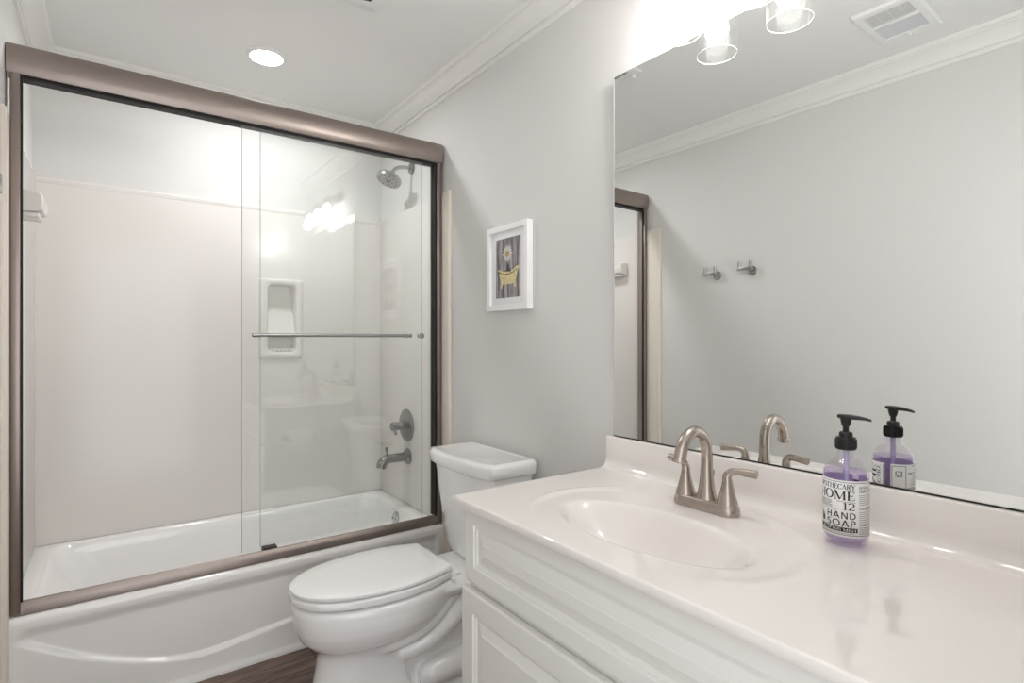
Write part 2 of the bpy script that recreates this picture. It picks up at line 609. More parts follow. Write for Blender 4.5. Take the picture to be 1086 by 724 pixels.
PX0, PX1, PZ0, PZ1 = 0.606, 0.822, 1.128, 1.538
rings = [rect_ring(PX0, PX1, PZ0, PZ1, 0.012, yf + 0.001), rect_ring(PX0 + 0.002, PX1 - 0.002, PZ0 + 0.002, PZ1 - 0.002, 0.012, yf - 0.008),
         rect_ring(PX0 + 0.006, PX1 - 0.006, PZ0 + 0.006, PZ1 - 0.006, 0.012, yf - 0.012),
         rect_ring(NX0 - 0.004, NX1 + 0.004, NZ0 - 0.004, NZ1 + 0.004, 0.030, yf - 0.012),
         rect_ring(NX0 + 0.002, NX1 - 0.002, NZ0 + 0.002, NZ1 - 0.002, 0.028, yf - 0.006),
         rect_ring(NX0 + 0.006, NX1 - 0.006, NZ0 + 0.006, NZ1 - 0.006, 0.026, yf + 0.055)]
loft(bm, rings, cap0=False, cap1=True)
nic = obj('soap_niche', bm, M['surround'], sur, sharp=50)
bm = BM()
xa, xb = NX0 + 0.004, NX1 - 0.004
pr = [(yf + 0.054, 1.365), (yf + 0.040, 1.362), (yf + 0.012, 1.275), (yf - 0.004, 1.262), (yf - 0.010, 1.252), (yf - 0.006, 1.243), (yf + 0.02, 1.240), (yf + 0.054, 1.240)]
loft(bm, [[(xa, y, z) for y, z in pr], [(xb, y, z) for y, z in pr]])
obj('soap_dish', bm, M['surround'], nic, sharp=50)
bm = BM()
for k in range(7):
    xk = xa + 0.012 + k * (xb - xa - 0.024) / 6
    lathe(bm, [(0.0, 0), (0.006, 0.001), (0.0085, 0.006), (0.0085, 0.05)], (xk, yf - 0.009, NZ0 + 0.010), (0, 1, 0), 14)
box(bm, xa, xb, yf - 0.004, yf + 0.05, NZ0 + 0.002, NZ0 + 0.009)
obj('drip_lip', bm, M['surround'], nic)
# small corner ledge moulded on the left end panel
bm = BM()
lp = [(XL + 0.008, 1.728), (-0.196, 1.722), (-0.187, 1.716), (-0.183, 1.706), (-0.183, 1.672), (-0.186, 1.662), (-0.194, 1.658), (XL + 0.008, 1.652)]
r0 = [(x, 2.452, z) for x, z in lp]
r1 = [(x, 2.585, z) for x, z in lp]
sx = lambda p, k: (XL + (p[0] - XL) * k, p[1], 1.69 + (p[2] - 1.69) * (0.9 + 0.1 * k))
r0b = [sx((p[0], 2.446, p[2]), 0.93) for p in r0]
r1b = [sx((p[0], 2.591, p[2]), 0.93) for p in r1]
loft(bm, [r0b, r0, r1, r1b])
box(bm, XL + 0.008, -0.196, 2.46, 2.578, 1.640, 1.655, 0.004)
obj('shelf', bm, M['surround'], sur, sharp=40)

# ------------------------------------------------------------------ shower door: frame and two sliding panes
dfr = thing('shower_door_frame', 'brushed bronze frame of the sliding shower door on the tub rim', 'shower door frame', ((XL + XR) / 2, 2.31, ZT))
bm = BM()
hp = [(2.289, 2.050), (2.284, 2.060), (2.280, 2.078), (2.279, 2.098), (2.281, 2.118), (2.286, 2.134), (2.292, 2.141), (2.345, 2.141), (2.348, 2.136), (2.348, 2.050),
      (2.340, 2.050), (2.340, 2.066), (2.297, 2.066), (2.297, 2.050)]
loft(bm, [[(XL + 0.003, y, z) for y, z in hp], [(XR - 0.010, y, z) for y, z in hp]])
hd = obj('header', bm, M['bronze'], dfr, sharp=30)
bm = BM()
box(bm, XL + 0.014, XR - 0.014, 2.299, 2.338, 2.040, 2.062)
obj('roller_track', bm, M['gasket'], hd)
for s in (0, 1):
    bm = BM()
    xa, xb = (XL + 0.011, XL + 0.036) if s == 0 else (XR - 0.036, XR - 0.011)
    box(bm, xa, xb, 2.288, 2.345, ZT + 0.004, 2.050, 0.003)
    jb = obj('jamb', bm, M['bronze'], dfr)
    bm = BM()
    xa, xb = (XL + 0.036, XL + 0.041) if s == 0 else (XR - 0.0445, XR - 0.036)
    box(bm, xa, xb, 2.294, 2.304 if s == 0 else 2.340, ZT + 0.04, 2.045)
    obj('bumper_strip', bm, M['gasket'], jb)
bm = BM()
tp = [(2.288, ZT + 0.001), (2.288, ZT + 0.022), (2.291, ZT + 0.030), (2.297, ZT + 0.041), (2.302, ZT + 0.043), (2.306, ZT + 0.041), (2.309, ZT + 0.026), (2.332, ZT + 0.020), (2.345, ZT + 0.024), (2.347, ZT + 0.020), (2.347, ZT + 0.001)]
loft(bm, [[(XL + 0.036, y, z) for y, z in tp], [(XR - 0.036, y, z) for y, z in tp]])
trk = obj('bottom_track', bm, M['bronze'], dfr, sharp=25)
bm = BM()
box(bm, 0.480, 0.532, 2.304, 2.338, ZT + 0.030, ZT + 0.049, 0.002)
obj('centre_guide', bm, M['gasket'], trk)


def pane(x0, x1, y, side, label, bx0, bx1, zb):
    t = thing('sliding_glass_panel', label, 'glass door panel', ((x0 + x1) / 2, y, ZT + 0.046), 'sliding glass panels')
    bm = BM()
    box(bm, x0 + 0.0006, x1 - 0.0006, y - 0.003, y + 0.003, ZT + 0.0495, 2.0395)
    g = obj('glass_pane', bm, M['glass'], t, smooth=False)
    bm = BM()
    for xe in (x0, x1):
        box(bm, xe - 0.0008, xe + 0.0008, y - 0.003, y + 0.003, ZT + 0.0495, 2.0395)
    obj('polished_edge', bm, M['edge'], g, smooth=False)
    bm = BM()
    if side > 0:
        lathe(bm, [(0.013, 0.0031), (0.013, 0.008), (0.009, 0.011), (0.009, 0.024), (0.011, 0.027), (0.011, 0.034), (0.0, 0.036)], (bx0, y, zb), (0, 1, 0), 20)
        obj('pull_knob', bm, M['nickel'], t)
        return t
    yy = y + side * 0.042
    n_ = bx1 - bx0
    lathe(bm, [(0.0, 0), (0.008, 0.001), (0.0095, 0.004), (0.0095, 0.028), (0.0085, 0.034), (0.0072, 0.040), (0.0072, n_ - 0.012), (0.0085, n_ - 0.010), (0.0085, n_ - 0.002), (0.0, n_)], (bx0, yy, zb), (1, 0, 0), 20)
    bar = obj('towel_bar', bm, M['satin'], t)
    for xe in (bx0 + 0.016, bx1 - 0.012):
        bm = BM()
        lathe(bm, [(0.010, 0.0031), (0.010, 0.010), (0.0062, 0.014), (0.0062, 0.036)], (xe, y, zb), (0, side, 0), 16)
        obj('bracket', bm, M['satin'], bar)
    return t


pane(0.405, 1.161, 2.306, -1, 'front glass pane of the shower door, with the long towel bar on the room side', 0.432, 1.092, 1.242)
pane(0.475, 1.221, 2.331, 1, 'rear glass pane of the shower door, sliding behind the one with the long bar', 1.178, 1.178, 1.242)

# ------------------------------------------------------------------ shower fittings on the right end wall
XS = XR - 0.010
t = thing('showerhead', 'round brushed nickel shower head on a bent arm high on the alcove wall', 'shower head', (XS, 2.625, 2.13))
bm = BM()
lathe(bm, [(0.030, 0.010), (0.030, 0.005), (0.027, -0.002), (0.014, -0.006), (0.012, -0.010)], (XR - 0.0105, 2.625, 2.115), (1, 0, 0), 28)
obj('flange', bm, M['steel'], t)
bm = BM()
tube(bm, [(XR - 0.014, 2.625, 2.115), (1.235, 2.625, 2.113), (1.20, 2.625, 2.108), (1.172, 2.625, 2.093), (1.155, 2.625, 2.070)], 0.0095)
obj('arm', bm, M['satin'], t)
bm = BM()
ax = Vector((-0.42, -0.10, -0.9)).normalized()
hc = Vector((1.155, 2.625, 2.072))
lathe(bm, [(0.010, -0.004), (0.015, 0.0), (0.017, 0.010), (0.017, 0.018), (0.024, 0.022), (0.055, 0.026), (0.062, 0.030), (0.064, 0.038), (0.062, 0.050), (0.058, 0.053), (0.0, 0.053)], hc, ax, 44)
hd = obj('head', bm, M['satin'], t, sharp=28)
u, v, d = frame_for(ax)
bm = BM()
for k in range(18):
    rr = 0.022 if k < 6 else 0.044
    a = 2 * PI * k / (6 if k < 6 else 12)
    lathe(bm, [(0.0035, 0.0), (0.003, 0.003), (0.0, 0.0035)], hc + d * 0.0525 + (u * math.cos(a) + v * math.sin(a)) * rr, ax, 10)
lathe(bm, [(0.009, 0.0), (0.008, 0.003), (0.0, 0.0035)], hc + d * 0.0525, ax, 16)
obj('nozzle', bm, M['rubber'], hd)

t = thing('shower_valve', 'round brushed nickel shower valve plate with a stub handle', 'shower valve', (XS, 2.67, 0.775))
bm = BM()
lathe(bm, [(0.086, 0.0005), (0.086, 0.003), (0.080, 0.008), (0.050, 0.013), (0.030, 0.015), (0.0, 0.015)], (XS, 2.67, 0.775), (-1, 0, 0), 48)
obj('escutcheon', bm, M['steel'], t)
bm = BM()
lathe(bm, [(0.026, 0.012), (0.026, 0.030), (0.022, 0.034), (0.020, 0.060), (0.023, 0.064), (0.023, 0.084), (0.019, 0.088), (0.0, 0.089)], (XS, 2.67, 0.775), (-1, 0, 0), 32)
h = obj('handle', bm, M['steel'], t)
bm = BM()
tube(bm, [(XS - 0.074, 2.672, 0.772), (XS - 0.078, 2.650, 0.760), (XS - 0.082, 2.625, 0.742)], [0.010, 0.008, 0.007], 14)
obj('lever', bm, M['steel'], h)

t = thing('tub_spout', 'brushed nickel tub spout with a pull-up diverter below the shower valve', 'tub spout', (XS, 2.655, 0.615))
bm = BM()
lathe(bm, [(0.042, 0.0005), (0.042, 0.006), (0.036, 0.014), (0.026, 0.018), (0.024, 0.020)], (XS, 2.655, 0.615), (-1, 0, 0), 36)
obj('flange', bm, M['steel'], t)
bm = BM()
tube(bm, [(XS - 0.014, 2.655, 0.615), (XS - 0.06, 2.655, 0.615), (XS - 0.100, 2.655, 0.615), (XS - 0.126, 2.655, 0.610), (XS - 0.143, 2.655, 0.594), (XS - 0.148, 2.655, 0.572)], [0.023, 0.023, 0.0235, 0.025, 0.026, 0.026], 28)
sp = obj('spout', bm, M['steel'], t)
bm = BM()
lathe(bm, [(0.004, 0.0), (0.004, 0.026), (0.007, 0.028), (0.0075, 0.040), (0.005, 0.043), (0.0, 0.043)], (XS - 0.118, 2.655, 0.632), (-0.08, 0, 1), 16)
obj('diverter_knob', bm, M['steel'], sp)

# ------------------------------------------------------------------ toilet
TY = 1.787
toi = thing('toilet', 'white two-piece toilet with its lid closed, between tub and vanity', 'toilet', (0.85, TY, 0))


def tank_outline(x0, x1, hw, bow, z, n=14, r=0.02):
    """front (small x) bowed, back straight"""
    pts = []
    for k in range(n + 1):
        s = -1 + 2 * k / n
        pts.append((x0 + bow * s * s + bow * 0.4 * abs(s) ** 8, TY + hw * s * (1 - 0.0 * s * s), z))
    for k in range(5):
        a = PI / 2 * k / 4
        pts.append((x1 - r + r * math.sin(a), TY + hw - r + r * math.cos(a), z))
    for k in range(5):
        a = PI / 2 * k / 4
        pts.append((x1 - r + r * math.cos(a), TY - hw + r - r * math.sin(a), z))
    return pts


bm = BM()
TX1 = XR - 0.016
rings = []
for z, xo, hw in ((0.378, 1.105, 0.176), (0.384, 1.092, 0.186), (0.42, 1.082, 0.192), (0.50, 1.070, 0.198), (0.62, 1.055, 0.206), (0.752, 1.040, 0.213)):
    rings.append(tank_outline(xo, TX1 - 0.006, hw, 0.020, z))
loft(bm, rings)
tank = obj('tank', bm, M['porcelain'], toi, sharp=50)
bm = BM()
rings = []
for z, dx, dw in ((0.738, 0.004, -0.004), (0.742, 0.0, 0.0), (0.776, -0.002, 0.001), (0.784, 0.002, -0.003), (0.789, 0.010, -0.010), (0.790, 0.020, -0.018), (0.788, 0.034, -0.030)):
    rings.append(tank_outline(1.020 + dx, TX1 - max(dx, 0) * 0.4, 0.228 + dw, 0.022, z))
loft(bm, rings)
obj('tank_lid', bm, M['porcelain'], toi, sharp=50)
bm = BM()
lathe(bm, [(0.013, 0.0), (0.013, 0.005), (0.008, 0.008), (0.007, 0.016), (0.0, 0.017)], (1.10, TY + 0.205, 0.70), (0, 1, 0), 18)
tube(bm, [(1.10, TY + 0.220, 0.70), (1.115, TY + 0.222, 0.699), (1.15, TY + 0.223, 0.695)], [0.006, 0.005, 0.0065], 12)
obj('flush_lever', bm, M['chrome'], tank)


def egg(tip, back, hw, tail, z, n=40, ex=2.15):
    """elongated plan outline: pointed-round tip at small x, tapering to 'tail' half-width at the back"""
    wx = tip + (back - tip) * 0.60
    pts = []
    up = []
    for k in range(n + 1):
        th = PI / 2 * k / n
        x = wx - (wx - tip) * math.cos(th) ** (2 / ex)
        y = hw * math.sin(th) ** (2 / ex)
        up.append((x, y))
    for k in range(1, n // 2 + 1):
        t_ = k / (n // 2)
        x = wx + (back - wx) * t_
        y = hw + (tail - hw) * t_ ** 2.0
        up.append((x, y))
    pts = [(x, TY + y, z) for x, y in up] + [(x, TY - y, z) for x, y in up[::-1][:-1]]
    return pts


# bowl: rim, bowl body, pedestal, trapway and deck fused into one skin
def bowl_mesh():
    bm = BM()
    rg = []
    for z, tip, back, hw, tail in ((0.000, 0.498, 0.83, 0.122, 0.110), (0.03, 0.501, 0.825, 0.118, 0.106), (0.06, 0.509, 0.815, 0.110, 0.098), (0.12, 0.521, 0.80, 0.102, 0.090), (0.18, 0.533, 0.79, 0.098, 0.085),
                                   (0.216, 0.537, 0.80, 0.100, 0.080), (0.238, 0.526, 0.86, 0.112, 0.085), (0.256, 0.502, 0.90, 0.136, 0.100), (0.278, 0.481, 0.915, 0.156, 0.115),
                                   (0.308, 0.468, 0.925, 0.168, 0.126), (0.342, 0.461, 0.935, 0.174, 0.131), (0.378, 0.458, 0.955, 0.176, 0.131), (0.390, 0.461, 0.955, 0.173, 0.129), (0.3955, 0.474, 0.95, 0.162, 0.120)):
        rg.append(egg(tip, back, hw, tail, z))
    loft(bm, rg)
    return bm


def deck_mesh():
    bm = BM()
    rg = []
    for z, e in ((0.336, -0.030), (0.346, -0.012), (0.356, -0.003), (0.372, 0.0), (0.378, -0.006)):
        rg.append(rrect(0.86 - e * 0, 1.235 + e, TY - 0.150 - e, TY + 0.150 + e, 0.045, z, 8))
    loft(bm, rg)
    return bm


def fuse(parts, voxel):
    objs = []
    for b in parts:
        bmesh.ops.recalc_face_normals(b, faces=b.faces[:])
    big = BM()
    for b in parts:
        me = bpy.data.meshes.new('tmp')
        b.to_mesh(me)
        b.free()
        big.from_mesh(me)
        bpy.data.meshes.remove(me)
    me = bpy.data.meshes.new('tmp')
    big.to_mesh(me)
    big.free()
    o = bpy.data.objects.new('tmp', me)
    C.objects.link(o)
    r = o.modifiers.new('r', 'REMESH')
    r.mode = 'VOXEL'
    r.voxel_size = voxel
    s = o.modifiers.new('s', 'SMOOTH')
    s.factor = 0.5
    s.iterations = 6
    dg = bpy.context.evaluated_depsgraph_get()
    me2 = bpy.data.meshes.new_from_object(o.evaluated_get(dg))
    out = BM()
    out.from_mesh(me2)
    bpy.data.objects.remove(o)
    bpy.data.meshes.remove(me)
    bpy.data.meshes.remove(me2)
    return out


parts = [bowl_mesh(), deck_mesh()]
for s in (-1, 1):
    b = BM()
    tube(b, [(0.62, TY + s * 0.040, 0.232), (0.70, TY + s * 0.078, 0.226), (0.79, TY + s * 0.104, 0.238), (0.88, TY + s * 0.112, 0.272), (0.95, TY + s * 0.104, 0.318), (1.00, TY + s * 0.094, 0.350)], [0.026, 0.027, 0.026, 0.025, 0.022, 0.018], 24)
    parts.append(b)
    b = BM()
    tube(b, [(0.72, TY + s * 0.034, 0.165), (0.80, TY + s * 0.070, 0.178), (0.88, TY + s * 0.092, 0.206), (0.96, TY + s * 0.096, 0.252), (1.03, TY + s * 0.088, 0.300), (1.09, TY + s * 0.070, 0.335)], [0.028, 0.034, 0.039, 0.041, 0.040, 0.034], 24)
    parts.append(b)
    b = BM()
    tube(b, [(0.86, TY + s * 0.060, 0.070), (0.90, TY + s * 0.075, 0.075), (1.00, TY + s * 0.080, 0.080), (1.12, TY + s * 0.078, 0.080), (1.17, TY + s * 0.07, 0.075)], [0.030, 0.048, 0.052, 0.052, 0.040], 24)
    parts.append(b)
    b = BM()
    box(b, 0.78, 1.18, TY - 0.12, TY + 0.12, 0.0, 0.035, 0.012, 3)
    parts.append(b)
b = BM()
box(b, 0.74, 1.15, TY - 0.062, TY + 0.062, 0.0, 0.33, 0.03, 3)
parts.append(b)
obj('bowl', fuse(parts, 0.006), M['porcelain'], toi, sharp=80)

bm = BM()
sr = []
o_ = [(0.4015, 0.470, 0.940, 0.160, 0.116), (0.4045, 0.455, 0.947, 0.174, 0.127), (0.407, 0.453, 0.948, 0.175, 0.128), (0.4235, 0.453, 0.948, 0.175, 0.128), (0.4260, 0.456, 0.946, 0.172, 0.125), (0.4272, 0.468, 0.940, 0.160, 0.116)]
i_ = [(0.4272, 0.51, 0.86, 0.118, 0.09), (0.424, 0.516, 0.856, 0.112, 0.085), (0.4015, 0.516, 0.856, 0.112, 0.085)]
rg = [egg(a, b_, hw, tl, z) for z, a, b_, hw, tl in o_ + i_]
R = loft(bm, rg, False, False)
n = len(R[0])
for i in range(n):
    bm.faces.new((R[-1][i], R[-1][(i + 1) % n], R[0][(i + 1) % n], R[0][i]))
obj('seat', bm, M['seat'], toi, sharp=50)
bm = BM()
rg = [egg(a, b_, hw, tl, z) for z, a, b_, hw, tl in ((0.4325, 0.470, 0.940, 0.158, 0.114), (0.4345, 0.454, 0.951, 0.173, 0.128), (0.443, 0.452, 0.951, 0.174, 0.128), (0.448, 0.457, 0.948, 0.169, 0.125), (0.4505, 0.468, 0.940, 0.158, 0.116),
                                                     (0.452, 0.52, 0.90, 0.11, 0.09), (0.4525, 0.60, 0.82, 0.05, 0.04))]
loft(bm, rg)
obj('lid', bm, M['seat'], toi, sharp=50)
for s in (-1, 1):
    bm = BM()
    box(bm, 0.925, 0.972, TY + s * 0.075 - 0.022, TY + s * 0.075 + 0.022, 0.380, 0.436, 0.008, 3)
    lathe(bm, [(0.010, -0.03), (0.011, -0.026), (0.011, 0.026), (0.010, 0.03)], (0.958, TY + s * 0.075, 0.420), (0, 1, 0), 18)
    obj('hinge', bm, M['seat'], toi)
for s in (-1, 1):
    bm = BM()
    lathe(bm, [(0.016, 0.0), (0.016, 0.012), (0.012, 0.018), (0.0, 0.020)], (1.02, TY + s * 0.10, 0.083), (0, 0, 1), 20)
    obj('bolt_cap', bm, M['porcelain'], toi)
for xx, yy in ((0.545, 0.085), (0.545, -0.085), (0.80, 0.13), (0.80, -0.13)):
    bm = BM()
    box(bm, xx - 0.012, xx + 0.012, TY + yy - 0.006, TY + yy + 0.006, 0.3945, 0.4025, 0.001)
    obj('seat_bumper', bm, M['seat'], toi)
    bm = BM()
    box(bm, xx - 0.010, xx + 0.010, TY + yy - 0.005, TY + yy + 0.005, 0.4268, 0.4332, 0.001)
    obj('lid_bumper', bm, M['seat'], toi)
bm = BM()
box(bm, 0.930, 0.990, TY - 0.122, TY - 0.110, 0.404, 0.413, 0.003)
obj('hinge_pin', bm, M['seat'], toi)

# ------------------------------------------------------------------ vanity
VY0, VY1 = 0.104, 1.197
XV = 0.722
van = thing('vanity_cabinet', 'white vanity cabinet with raised-panel doors under the sink counter', 'vanity cabinet', (0.98, 0.5, 0))
bm = BM()
box(bm, XV + 0.018, XR - 0.002, VY1 - 0.018, VY1, 0.0, ZV - 0.021)
box(bm, XV + 0.018, XR - 0.002, VY0, VY0 + 0.018, 0.0, ZV - 0.021)
box(bm, XV + 0.06, XR - 0.002, VY0 + 0.018, VY1 - 0.018, 0.09, 0.108)
box(bm, XV + 0.018, XV + 0.03, VY0 + 0.018, VY1 - 0.018, 0.10, ZV - 0.021)
box(bm, XV + 0.075, XV + 0.088, VY0 + 0.018, VY1 - 0.018, 0.0, 0.10)
obj('carcass', bm, M['cabinet'], van)


def raised_panel(name, xf, y0, y1, z0, z1, s, parent):
    bm = BM()
    prof = [(0, 0.019), (0, 0.005), (0.0015, 0.0015), (0.005, 0.0), (s, 0.0), (s + 0.003, 0.004), (s + 0.007, 0.0045), (s + 0.010, 0.0085), (s + 0.015, 0.009), (s + 0.038, 0.003), (s + 0.040, 0.0015), (s + 0.043, 0.0015)]
    rg = []
    for i, d in prof:
        rg.append([(xf + d, y0 + i, z0 + i), (xf + d, y1 - i, z0 + i), (xf + d, y1 - i, z1 - i), (xf + d, y0 + i, z1 - i)])
    loft(bm, rg)
    return obj(name, bm, M['cabinet'], parent, sharp=20)


raised_panel('drawer_front', XV, 0.120, 1.194, 0.620, 0.805, 0.040, van)
dz0, dz1 = 0.115, 0.602
for a, b_ in ((0.664, 1.204), (0.116, 0.656)):
    raised_panel('door', XV - 0.004, a, b_, dz0, dz1, 0.052, van)

# ------------------------------------------------------------------ countertop with moulded oval sink
top = thing('vanity_countertop', 'glossy cream cultured-marble countertop with a moulded oval sink', 'countertop', (0.98, 0.5, ZV))
CX0, CX1, CY0, CY1 = 0.695, XR - 0.002, 0.105, 1.215
SX, SY, SA, SB = 0.907, 0.768, 0.121, 0.226
LX, LY, LA, LB = 0.936, 0.772, 0.246, 0.307
bm = BM()
nth = 128


def rect_hit(c, s):
    ts = []
    if c > 1e-9: ts.append((CX1 - 0.004 - SX) / c)
    if c < -1e-9: ts.append((CX0 + 0.004 - SX) / c)
    if s > 1e-9: ts.append((CY1 - 0.004 - SY) / s)
    if s < -1e-9: ts.append((CY0 + 0.004 - SY) / s)
    return min(ts)


angs = [2 * PI * k / nth for k in range(nth)]
corner = []
for cx_, cy_ in ((CX0 + 0.004, CY0 + 0.004), (CX1 - 0.004, CY0 + 0.004), (CX1 - 0.004, CY1 - 0.004), (CX0 + 0.004, CY1 - 0.004)):
    corner.append(math.atan2((cy_ - SY) / SB, (cx_ - SX) / SA) % (2 * PI))
for ca in corner:
    k = min(range(nth), key=lambda i: abs((angs[i] - ca + PI) % (2 * PI) - PI))
    angs[k] = ca
angs.sort()


def ztop(x, y):
    e = math.hypot((x - LX) / LA, (y - LY) / LB)
    amp = 0.004 * smooth01(0.74, 0.90, x)
    z = -amp * (1 - smooth01(0.955, 1.0, e))
    z += 0.0012 * smooth01(0.93, 0.97, e) * (1 - smooth01(1.0, 1.05, e)) * smooth01(0.74, 0.90, x)
    return ZV + z


BOWL = []
for f in (0.05, 0.15, 0.25, 0.35, 0.45, 0.54, 0.62, 0.69, 0.75, 0.80, 0.84, 0.87, 0.895, 0.915, 0.935, 0.95, 0.965, 0.98, 0.99, 1.0, 1.01, 1.02, 1.035, 1.05, 1.065, 1.08, 1.095, 1.11, 1.125, 1.14, 1.16):
    kk = 0.0062
    BOWL.append((f, -kk * math.log(1 + math.exp(0.118 * (1 - f ** 2.3) / kk)) if f < 1.16 else 0.0))
rings = []
for f, dz in BOWL:
    rr = []
    for a in angs:
        x, y = SX + SA * f * math.cos(a) + 0.012 * max(0.0, 1 - f), SY + SB * f * math.sin(a)
        zz = ztop(SX + SA * 1.16 * math.cos(a), SY + SB * 1.16 * math.sin(a))
        rr.append((x, y, zz + dz))
    rings.append(rr)
for k in range(1, 40):
    tt = k / 39
    rr = []
    for a in angs:
        c, s = SA * math.cos(a), SB * math.sin(a)
        L_ = rect_hit(c, s)
        f = 1.16 + (L_ - 1.16) * tt
        x, y = SX + c * f, SY + s * f
        rr.append((x, y, ztop(x, y)))
    rings.append(rr)
last = rings[-1]


def outw(p, d, z):
    x = p[0] + (d if p[0] > CX1 - 0.006 else (-d if p[0] < CX0 + 0.006 else 0))
    y = p[1] + (d if p[1] > CY1 - 0.006 else (-d if p[1] < CY0 + 0.006 else 0))
    return (x, y, z)


rings.append([outw(p, 0.0028, ZV - 0.0012) for p in last])
rings.append([outw(p, 0.004, ZV - 0.004) for p in last])
rings.append([outw(p, 0.004, ZV - 0.017) for p in last])
rings.append([outw(p, 0.002, ZV - 0.0205) for p in last])
rings.append([outw(p, -0.03, ZV - 0.0205) for p in last])
loft(bm, rings, cap0=True, cap1=False)
obj('sink_top', bm, M['marble'], top, sharp=60)
bm = BM()
# backsplash with a coved foot
bp_ = [(XR - 0.0015, ZV - 0.002), (XR - 0.0015, ZV + 0.094), (XR - 0.018, ZV + 0.094), (XR - 0.022, ZV + 0.0925), (XR - 0.0235, ZV + 0.089), (XR - 0.025, ZV + 0.030), (XR - 0.027, ZV + 0.016), (XR - 0.032, ZV + 0.007), (XR - 0.042, ZV + 0.0015), (XR - 0.055, ZV), (XR - 0.055, ZV - 0.002)]
loft(bm, [[(x, CY0 + 0.004, z) for x, z in bp_], [(x, CY1 - 0.001, z) for x, z in bp_]])
obj('backsplash', bm, M['marble'], top, sharp=40)
bm = BM()
lathe(bm, [(0.0, -0.002), (0.012, -0.002), (0.020, 0.001), (0.0225, 0.003), (0.022, 0.0015), (0.022, -0.004)][::-1], (SX + 0.0113, SY, ZV - 0.1205), (0, 0, 1), 32)
obj('drain', bm, M['nickel'], top)

# ------------------------------------------------------------------ faucet
FX, FY = 1.128, 0.778
fau = thing('sink_faucet', 'brushed nickel two-handle faucet with a tall arched spout behind the sink', 'faucet', (FX, FY, ZV))
bm = BM()
Z0 = ZV - 0.0038


def stadium(hl, r, z, n=14):
    pts = []
    for k in range(n + 1):
        a = -PI / 2 + PI * k / n
        pts.append((FX - r * math.sin(a), FY + hl + r * math.cos(a), z))
    for k in range(n + 1):
        a = PI / 2 + PI * k / n
        pts.append((FX - r * math.sin(a), FY - hl + r * math.cos(a), z))
    return pts


loft(bm, [stadium(0.0565, 0.0265, Z0), stadium(0.0565, 0.0275, Z0 + 0.003), stadium(0.056, 0.0265, Z0 + 0.014), stadium(0.055, 0.0245, Z0 + 0.021), stadium(0.053, 0.0215, Z0 + 0.024)])
obj('base_plate', bm, M['nickel'], fau, sharp=40)
bm = BM()
lathe(bm, [(0.0245, 0.020), (0.0240, 0.026), (0.0205, 0.036), (0.0170, 0.056), (0.0148, 0.080), (0.0135, 0.100)], (FX + 0.004, FY, Z0), (0, 0, 1), 32)
zt_ = ZV + 0.097
tube(bm, [(FX + 0.004, FY, zt_ - 0.004), (FX + 0.004, FY, zt_ + 0.025), (FX - 0.001, FY, zt_ + 0.052), (FX - 0.018, FY, zt_ + 0.074), (FX - 0.044, FY, zt_ + 0.083), (FX - 0.070, FY, zt_ + 0.074), (FX - 0.088, FY, zt_ + 0.052), (FX - 0.097, FY, zt_ + 0.026)],
     [0.0136, 0.0132, 0.0130, 0.0130, 0.0130, 0.0132, 0.0136, 0.0142], 28)
dd = Vector((-0.009, 0, -0.026)).normalized()
lathe(bm, [(0.0142, -0.004), (0.0165, -0.002), (0.0168, 0.004), (0.0155, 0.0075), (0.012, 0.0075), (0.010, 0.004)], (FX - 0.098, FY, zt_ + 0.025), dd, 28)
obj('spout', bm, M['nickel'], fau, sharp=35)
for s in (-1, 1):
    hy = FY + s * 0.056
    bm = BM()
    lathe(bm, [(0.0235, 0.019), (0.0240, 0.023), (0.0225, 0.028), (0.0180, 0.042), (0.0135, 0.060), (0.0112, 0.072), (0.0110, 0.074)], (FX, hy, Z0), (0, 0, 1), 28)
    hb = obj('handle', bm, M['nickel'], fau)
    bm = BM()
    tube(bm, [(FX, hy, Z0 + 0.073), (FX, hy, Z0 + 0.086), (FX + 0.003, hy + s * 0.007, Z0 + 0.096), (FX + 0.008, hy + s * 0.022, Z0 + 0.099), (FX + 0.014, hy + s * 0.042, Z0 + 0.0985), (FX + 0.019, hy + s * 0.060, Z0 + 0.098)],
         [0.0108, 0.0098, 0.0085, 0.0078, 0.0085, 0.0095], 20)
    obj('lever', bm, M['nickel'], hb)
bm = BM()
lathe(bm, [(0.0028, 0.015), (0.0028, 0.072), (0.0045, 0.074), (0.0048, 0.084), (0.0035, 0.087), (0.0, 0.087)], (FX + 0.031 - 0.004, FY - 0.0, Z0), (0, 0, 1), 14)
obj('lift_rod', bm, M['nickel'], fau)

# ------------------------------------------------------------------ wall mirror (stands on the backsplash, its left edge a little off the wall)
MT = 0.0096
mc, ms = math.cos(MT), math.sin(MT)


def mpt(d, s, z):
    """d in front of the silver, s along the mirror from its pivot (towards -y), z"""
    n_ = Vector((mc, ms, 0))
    t_ = Vector((-ms, mc, 0))
    return Vector((XR - 0.0105, 0.8, 0)) - n_ * d + t_ * s + Vector((0, 0, z))


